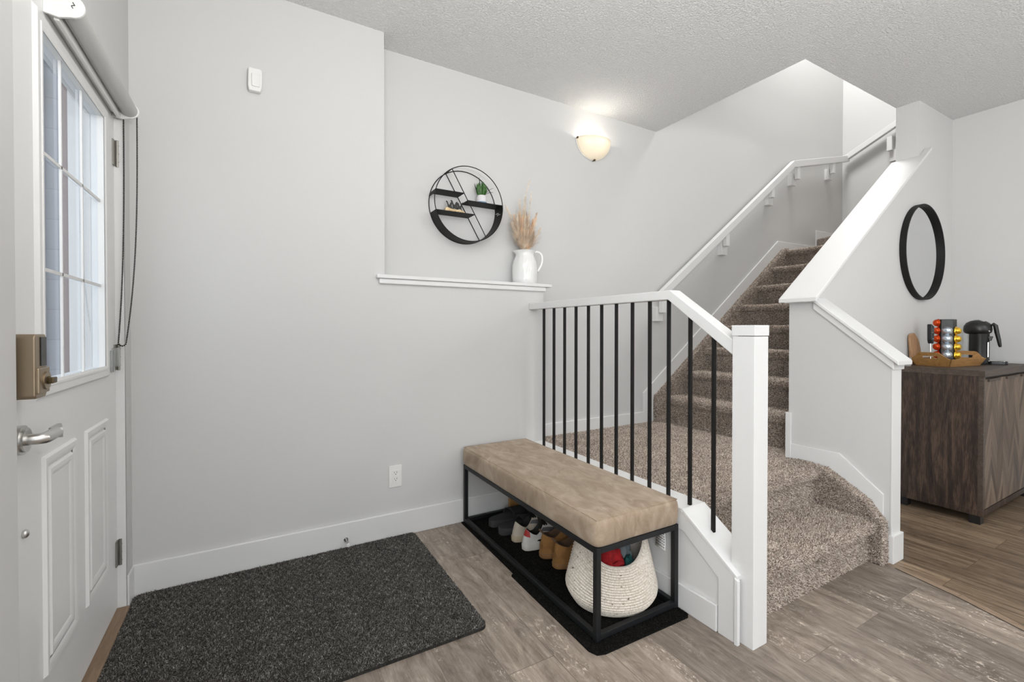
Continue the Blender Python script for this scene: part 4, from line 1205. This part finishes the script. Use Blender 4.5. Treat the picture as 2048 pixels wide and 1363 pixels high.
def sneaker(y, mats, label, red):
    t, patch = shoe('sneaker', (1.190, y, ZS), math.radians(4), label, 'shoe', mats=mats, group=g1_, L=.285, W=.050, hh=.070, heel=.100, front=.118, sole=.030)
    if red: patch(-.62, .62, .55, .98, 'red_leather', 'heel_tab')
    else: patch(-.45, .45, .60, .98, 'cream_leather', 'heel_tab')
    for sg in (1, -1):
        # curved side flash, broad at the front and tapering to the heel
        def shp(u, w, sg=sg):
            a = sg*(.98+u*1.05+.12*w); c0 = .10+.16*(1-u)**2; wd = .40*min(1, .35+1.6*u)*(1-.35*u)
            return a, max(.02, min(.95, c0+wd*w))
        patch(0, 0, 0, 0, 'black_leather', 'side_flash', 12, 4, shp)
    patch(PI-.85, PI+.85, .02, .33, 'black_leather' if red else 'grey_leather', 'toe_cap')
    patch(PI-1.25, PI-.90, .55, .98, 'grey_leather', 'eyelet_stay', 5, 5); patch(PI+.90, PI+1.25, .55, .98, 'grey_leather', 'eyelet_stay', 5, 5)
sneaker(2.068, CS, 'cream and black sneaker, farther one of the pair beside the black slides', False)
sneaker(1.962, WS, 'white sneaker with red heel and black side flash beside tan shoes', True)
def tanshoe(x, y, label):
    t, patch = shoe('tan_ankle_boot', (x, y, ZS), math.radians(-4), label, 'shoe', mats=TB, group='pair of tan ankle boots under the bench', L=.27, W=.054, hh=.098, heel=.112, front=.135, op=(.068, .055, .036), sole=.024)
    patch(-.35, .35, .05, .97, 'tan_nubuck', 'heel_counter')
    b = B(); tube(b, [(.012, .010, .118), (.000, .014, .130), (-.004, 0, .138), (.000, -.014, .130), (.012, -.010, .118)], .004, 8); ob('pull_loop', b, 'tan_lining', t, smooth=True)
    b = B()
    pth = [(.012+.018*math.cos(a)*.3, .012*math.sin(a), .060+.018*math.cos(a)) for a in [2*PI*i/14 for i in range(14)]]
    tube(b, [(-.001+abs(p[1])*.25, p[1], p[2]) for p in pth], .0012, 5, closed=True); ob('heel_emblem', b, 'tan_sole', t)
tanshoe(1.225, 1.856, 'tan nubuck ankle boot, farther of the tan pair beside the sneakers')
tanshoe(1.226, 1.745, 'tan nubuck ankle boot, nearer of the tan pair next to the basket')
t, patch = shoe('sneaker', (1.285, 1.660, ZS), math.radians(-2), 'grey and black sneaker half hidden behind the rope basket', 'shoe', L=.20, W=.036, mats=dict(sole='white_sole', upper='dark_fabric', lining='black_leather', lace='lace_white'), hh=.055, heel=.07, front=.085, op=(.05, .038, .022), sole=.018)
patch(-.5, .5, .3, .8, 'lace_white', 'heel_tab')
def slide(y, rot, label):
    t = thing('slide_sandal', label, 'shoe', 'pair of black slides under the bench', (1.165, y, ZS), math.radians(rot))
    n = 32; L_, W_ = .275, .050
    def fp(a, ex=0):
        c, s_ = math.cos(a), math.sin(a); x = L_/2-L_/2*c
        return (x, math.copysign((W_*(.88+.16*math.sin(PI*x/L_)))*abs(s_)**.6+ex*abs(s_), s_))
    b = B(); ls = []
    for ex, z in ((-.004, 0), (.001, .006), (.002, .022), (-.002, .030), (-.008, .028)):
        ls.append([b.verts.new((fp(2*PI*i/n, ex)[0]*(1+ex)+.0, fp(2*PI*i/n, ex)[1], z+(.010*max(0, 1-fp(2*PI*i/n)[0]/.12) if z > .01 else 0))) for i in range(n)])
    for A, C in zip(ls, ls[1:]):
        for i in range(n): b.faces.new((A[i], A[(i+1) % n], C[(i+1) % n], C[i]))
    b.faces.new(ls[0][::-1]); b.faces.new(ls[-1]); ob('footbed', b, 'black_rubber', t, smooth=True, angle=50)
    b = B(); g = []
    for i in range(9):
        x = .135+.10*i/8; row = []
        for k in range(15):
            a = PI*k/14; row.append(b.verts.new((x, math.cos(a)*(W_*1.06), .012+math.sin(a)**.7*(.062-.010*i/8))))
        g.append(row)
    for i in range(8):
        for k in range(14): b.faces.new((g[i][k], g[i+1][k], g[i+1][k+1], g[i][k+1]))
    o = ob('strap', b, 'dark_fabric', t, smooth=True, angle=180); o.modifiers.new('s', 'SOLIDIFY').thickness = .006
slide(2.285, 10, 'black slide, farther of the pair nearest the back wall')
slide(2.172, 4, 'black slide of the pair standing next to the cream sneaker')
b = B(); box(b, -.030, .030, -.014, .014, 0, .105)
o = ob('wooden_block', b, 'bamboo', bevel=.003); o.location = (1.385, 2.399, ZS); tag(o, 'small tan wooden block behind the black slides', 'block')

# ------------------------------------------------------------------ mirror
mr = thing('round_mirror', 'round wall mirror in a deep black frame', 'mirror')
MX, MZ, MR = 4.05, 1.665, .330
b = B(); SEGm = 72
pr = [(MR, YM-.001), (MR, YM-.036), (MR-.010, YM-.036), (MR-.010, YM-.001)]
rg = [[b.verts.new((MX+r*math.cos(2*PI*k/SEGm), y, MZ+r*math.sin(2*PI*k/SEGm))) for k in range(SEGm)] for r, y in pr]
for i in range(4):
    A, C = rg[i], rg[(i+1) % 4]
    for k in range(SEGm): b.faces.new((A[k], A[(k+1) % SEGm], C[(k+1) % SEGm], C[k]))
ob('frame', b, 'black_metal', mr, smooth=True, angle=40)
b = B(); cylx(b, (MX, YM-.001, MZ), (MX, YM-.012, MZ), MR-.010, 72); ob('mirror_glass', b, 'mirror', mr, smooth=True, angle=40)

# ------------------------------------------------------------------ sideboard
cb = thing('wooden_sideboard', 'dark walnut sideboard with chevron doors against the mirror wall', 'cabinet')
CX0, CX1, CY0, CY1, CT = 3.630, 4.598, .905, 1.319, .893
b = B(); box(b, CX0, CX1, CY0-.005, CY1, CT-.036, CT); ob('top_board', b, 'cab_top', cb, bevel=.0015)
for x0, x1 in ((CX0+.002, CX0+.024), (CX1-.022, CX1)):
    b = B(); box(b, x0, x1, CY0+.022, CY1, .085, CT-.036); ob('side_panel', b, 'cab_side', cb)
b = B(); box(b, CX0, CX1, CY0, CY1, .052, .085); ob('base_board', b, 'cab_side', cb, bevel=.001)
for x0, x1 in ((CX0, CX0+.024), (CX1-.022, CX1)):
    b = B(); box(b, x0, x1, CY0, CY0+.022, .085, CT-.036); ob('front_stile', b, 'cab_top', cb)
xm = (CX0+CX1)/2
for x0, x1 in ((CX0+.026, CX0+.026+.318), (CX0+.348, CX0+.348+.29), (CX0+.642, CX1-.024)):
    b = B(); box(b, x0, x1, CY0+.003, CY0+.020, .088, CT-.052)
    d_ = ob('door', b, 'chevron', cb, bevel=.001)
    b = B(); box(b, x0+.045, x0+.245, CY0-.006, CY0+.004, CT-.066, CT-.052); ob('edge_pull', b, 'cab_top', d_, bevel=.001)
b = B(); box(b, CX0+.026, CX1-.024, CY0+.021, CY0+.03, .085, CT-.036); ob('inner_panel', b, 'black_plastic', cb)
for x in (CX0+.012, CX1-.07):
    for y in (CY0+.012, CY1-.065): 
        b = B(); box(b, x, x+.055, y, y+.05, 0, .052); ob('foot', b, 'black_plastic', cb, bevel=.001)

# tray
TR = thing('bamboo_tray', 'golden bamboo serving tray with cut out handles on the sideboard', 'tray', loc=(3.998, 1.168, CT), rotz=math.radians(-7))
def tray_side(bm, pb0, pb1, pt0, pt1, thick, inward):
    pass
bw, bd_, tw_, td_ = .182, .088, .210, .110
b = B(); box(b, -bw, bw, -bd_, bd_, 0, .008); ob('tray_floor', b, 'bamboo', TR)
for s_ in (-1, 1):
    b = B(); th_ = .008
    hexa(b, [(-bw, s_*bd_, 0), (bw, s_*bd_, 0), (bw, s_*(bd_-th_), 0), (-bw, s_*(bd_-th_), 0), (-tw_, s_*td_, .048), (tw_, s_*td_, .048), (tw_, s_*(td_-th_), .048), (-tw_, s_*(td_-th_), .048)])
    ob('long_side', b, 'bamboo', TR, bevel=.0012)
    # end with handle: strip of quads around a slot, sloping outwards
    b = B(); NS = 40
    def topz(v): 
        a = abs(v)/td_
        return .048+.042*(0 if a > .95 else (math.cos(max(0, (a-.35)/.6)*PI)+1)/2)
    def slot(v):
        a = abs(v)
        if a > .043: return None
        hw = .009*math.sqrt(max(0, 1-max(0, (a-.034)/.009)**2)) if a > .034 else .009
        return (.056-hw, .056+hw)
    def P3(v, z, o_=0):
        k = z/.048; xx = s_*(bw+(tw_-bw)*k-o_); yy = v*((bd_+(td_-bd_)*min(k, 1))/td_)
        return (xx, yy, z)
    vsx = [-td_+2*td_*i/NS for i in range(NS+1)]
    vsx = sorted(vsx+[-.043, .043, -.0415, .0415])
    for v0, v1 in zip(vsx, vsx[1:]):
        s0, s1 = slot(v0), slot(v1)
        segs = [((0, 0), (topz(v0), topz(v1)))]
        if s0 and s1: segs = [((0, 0), (s0[0], s1[0])), ((s0[1], s1[1]), (topz(v0), topz(v1)))]
        for (za0, za1), (zb0, zb1) in segs:
            hexa(b, [P3(v0, za0), P3(v1, za1), P3(v1, za1, th_), P3(v0, za0, th_), P3(v0, zb0), P3(v1, zb1), P3(v1, zb1, th_), P3(v0, zb0, th_)])
    ob('handle_end', b, 'bamboo', TR)

# capsule tower
VT = math.radians(-73.7); VA = math.radians(-75.5)
RKX, RKY = 3.968, 1.165
rk = thing('capsule_tower', 'black rotating coffee capsule tower standing on the bamboo tray', 'capsule holder', loc=(RKX, RKY, CT+.008), rotz=VT)
b = B()
pent = []
for i in range(5):
    a = -PI/2+i*2*PI/5
    for s_ in (-1, 1):
        pent.append((.040*math.cos(a)+s_*.026*-math.sin(a), .040*math.sin(a)+s_*.026*math.cos(a)))
prism(b, pent, .012, .295, 'z'); ob('column', b, 'black_plastic', rk, bevel=.003)
b = B(); lathe(b, [(0, 0), (.055, 0), (.055, .010), (.04, .014), (0, .014)], 32); ob('base_disc', b, 'black_plastic', rk, smooth=True, angle=40)
cap_m = {}
def capsule_mesh(mat):
    b = B(); lathe(b, [(0, -.004), (.028, -.004), (.031, -.001), (.031, .001), (.027, .004), (.026, .012), (.021, .022), (.012, .029), (0, .031)], 24)
    xform(b, Matrix.Rotation(PI/2, 4, 'X'))
    for v in b.verts: v.co *= .87
    me = bpy.data.meshes.new('coffee_capsule'); bmesh.ops.recalc_face_normals(b, faces=b.faces); b.to_mesh(me); b.free(); me.materials.append(M[mat])
    me.polygons.foreach_set('use_smooth', [True]*len(me.polygons)); return me
slots = [1.175, 1.1225, 1.070, 1.0175, .965]
words = ['top', 'second from top', 'third from top', 'fourth from top', 'lowest']
rv = Matrix.Rotation(VT, 3, 'Z')
for ci, (ang, mat, cn, n0, side) in enumerate(((-72, 'foil_red', 'orange red', 0, 'left'), (0, 'foil_silver', 'silver blue', 1, 'middle'), (72, 'foil_gold', 'yellow gold', 1, 'right'))):
    me = capsule_mesh(mat)
    A_ = math.radians(ang)
    for j in range(n0, 5):
        o = bpy.data.objects.new('coffee_capsule', me); COL.objects.link(o)
        d = rv @ Vector((math.sin(A_), -math.cos(A_), 0))
        o.location = (RKX+d.x*.0445, RKY+d.y*.0445, slots[j]-.002); o.rotation_euler = (0, 0, VT+A_)
        w_ = words[j] if n0 == 0 else ['', 'top', 'second', 'third', 'lowest'][j]
        tag(o, '%s foil coffee capsule, %s in the %s column of the tower' % (cn, w_, side), 'coffee capsule', '%s capsules in the tower' % cn)

# milk frother
fr_ = thing('milk_frother', 'black handled milk frother leaning in the tray left of the tower', 'frother', loc=(3.818, 1.20, CT+.010))
b = B(); tube(b, [(0, 0, 0), (-.004, 0, .145)], .0032, 8)
tube(b, [(.006*math.cos(a), .006*math.sin(a), .004) for a in [2*PI*i/12 for i in range(12)]], .0015, 6, closed=True); ob('wand', b, 'chrome', fr_, smooth=True)
b = B()
prism(b, [(-.010, .135), (.008, .135), (.016, .155), (.018, .245), (-.022, .262), (-.020, .16)], -.013, .013, 'y'); ob('handle', b, 'black_plastic', fr_, bevel=.005, seg=3)
b = B(); box(b, -.018, -.004, -.0145, -.012, .205, .208); box(b, -.010, .006, -.0145, -.012, .165, .168); ob('trim_line', b, 'chrome', fr_)
b = B()
prism(b, [(-.075, 0), (.075, 0), (.075, .10), (.060, .150), (.030, .185), (-.010, .212), (-.060, .205), (-.075, .19)], -.008, .008, 'y')
o = ob('cutting_board', b, 'board', bevel=.003); o.location = (3.925, 1.312, CT+.0005); o.rotation_euler = (math.radians(-3), 0, 0)
tag(o, 'striped wooden cutting board leaning against the wall behind the tray', 'cutting board')
gj = thing('glass_jar', 'small clear glass jar at the left back corner of the sideboard', 'jar', loc=(3.690, 1.285, CT))
b = B(); lathe(b, [(0, 0), (.028, 0), (.030, .004), (.030, .052), (.027, .056), (.0265, .052), (.0265, .005), (0, .005)], 28); ob('body', b, 'clear', gj, smooth=True, angle=60)
b = B(); tube(b, [(.004, 0, .006), (.008, .002, .060)], .0025, 8); ob('stirrer', b, 'dark_leaf', gj)

# coffee machine
cm = thing('coffee_machine', 'black capsule coffee machine with a side lever on the sideboard', 'coffee machine', loc=(4.330, 1.105, CT), rotz=VA)
b = B(); lathe(b, [(0, 0), (.058, 0), (.060, .004), (.060, .016), (.054, .022), (0, .022)], 40); ob('base', b, 'black_plastic', cm, smooth=True, angle=40)
b = B(); lathe(b, [(0, .02), (.0505, .02), (.0505, .205), (.053, .215), (0, .215)], 40); ob('body_column', b, 'black_plastic', cm, smooth=True, angle=40)
b = B(); lathe(b, [(0, .205), (.048, .205), (.060, .216), (.064, .232), (.062, .255), (.052, .278), (.036, .291), (.016, .298), (0, .299)], 40)
for v in b.verts:
    if v.co.x < 0: v.co.x *= 1.25; v.co.z += .004 if v.co.z > .25 else 0
ob('head', b, 'black_plastic', cm, smooth=True, angle=50)
b = B(); tube(b, [(.052, -.01, .262), (.068, -.01, .272), (.076, -.01, .262), (.082, -.01, .220), (.092, -.01, .165), (.097, -.01, .128), (.099, -.01, .118)], [.006, .011, .012, .012, .011, .009, .006], 14)
ob('lever', b, 'black_plastic', cm, smooth=True)
b = B(); sphere(b, (.018, -.028, .293), .010, 12, 8, (1.2, 1, .6)); ob('latch', b, 'chrome', cm, smooth=True)
b = B(); sphere(b, (.046, -.046, .224), .006, 10, 8); ob('lever_pin', b, 'chrome', cm, smooth=True)
b = B(); prism(b, [(.040, .19), (.066, .19), (.058, .16), (.046, .158)], -.026, .0, 'y'); ob('spout', b, 'black_plastic', cm, bevel=.003)
b = B(); box(b, .040, .045, -.036, -.028, .05, .15); ob('badge_strip', b, 'chrome', cm)
b = B(); box(b, -.078, -.054, -.02, .04, .03, .21); ob('water_tank', b, 'clear', cm, bevel=.006)
b = B(); prism(b, rrect(.03, .135, -.045, .030, .030), 0, .022, 'z'); o = ob('drip_tray', b, 'gloss_black', cm, bevel=.002)
b = B()
for i in range(7): box(b, .045+i*.0115, .050+i*.0115, -.034, .020, .022, .0245)
tube(b, [(.083+.048*math.cos(a), -.008+.034*math.sin(a), .024) for a in [2*PI*i/28 for i in range(28)]], .002, 6, closed=True)
ob('drip_grid', b, 'chrome', o)

# ------------------------------------------------------------------ lights
def area(name, loc, rot, sx, sy, power, col=(1, 1, 1), shape='RECTANGLE'):
    l = bpy.data.lights.new(name, 'AREA'); l.shape = shape; l.size = sx; l.size_y = sy; l.energy = power; l.color = col
    o = bpy.data.objects.new(name, l); COL.objects.link(o); o.location = loc; o.rotation_euler = rot; return o
def globe(name, loc, power, r=.13, col=(1, .985, .955)):
    l = bpy.data.lights.new(name, 'POINT'); l.energy = power; l.shadow_soft_size = r; l.color = col
    o = bpy.data.objects.new(name, l); COL.objects.link(o); o.location = loc; return o
globe('entry_ceiling_globe', (.30, 1.10, 2.12), 6.2)
globe('hall_fill_globe', (1.6, -1.9, 2.30), 8)  # unseen globe added behind the camera to lift ceiling and walls
globe('room_fill_globe', (3.3, -1.2, 2.30), 28)  # unseen globe added as fill for the right side
# unseen lamp added to brighten the ceiling and bounce into the room
area('ceiling_bounce_fill', (.55, -.85, 1.45), (math.radians(180-8), 0, math.radians(-25)), .6, .6, 84, (1, .99, .975), 'DISK')
for i, (a, c_) in enumerate(wins):
    area('window_daylight', ((a+c_)/2, YBK-.14, 1.42), (math.radians(90), 0, 0), 1.6, 1.75, 16, (1, .985, .962))  # added fill from behind the camera, set outside the rear panes
area('side_fill_light', (XL-.17, -1.1, 1.33), (0, math.radians(-90), 0), 1.6, 1.65, 54, (1, .985, .962))  # added fill for the left-facing sides, set outside the added window
area('upstairs_lamp', (4.5, 2.1, 5.3), (0, 0, 0), .9, .9, 76, (1, .99, .97), 'DISK')
l = bpy.data.lights.new('sconce_bulb', 'POINT'); l.energy = 1.15; l.shadow_soft_size = .02; l.color = (1, .96, .90)
o = bpy.data.objects.new('sconce_bulb', l); COL.objects.link(o); o.location = (SX, YN-.075, SZ-.02)

w = bpy.data.worlds.new('daylight'); SC.world = w; w.use_nodes = True
nt = w.node_tree; bg = nt.nodes['Background']
bg.inputs[0].default_value = (.92, .96, 1, 1); bg.inputs[1].default_value = 1.5

# ------------------------------------------------------------------ camera
cam = bpy.data.cameras.new('camera'); co = bpy.data.objects.new('camera', cam); COL.objects.link(co)
F, YAW, CY, PITCH = 905.97, 1.0507618, 667.1, -.009768
cam.sensor_width = 36; cam.sensor_fit = 'HORIZONTAL'; cam.lens = F/2048*36
cam.shift_y = (CY-681.5)/2048
cam.clip_start = .02
co.location = (0, 0, 1.13)
co.rotation_euler = (PI/2+PITCH, 0, YAW-PI/2)
SC.camera = co
vs = SC.view_settings
vs.view_transform = 'Standard'; vs.look = 'None'; vs.gamma = 1; vs.exposure = .21; vs.use_curve_mapping = False
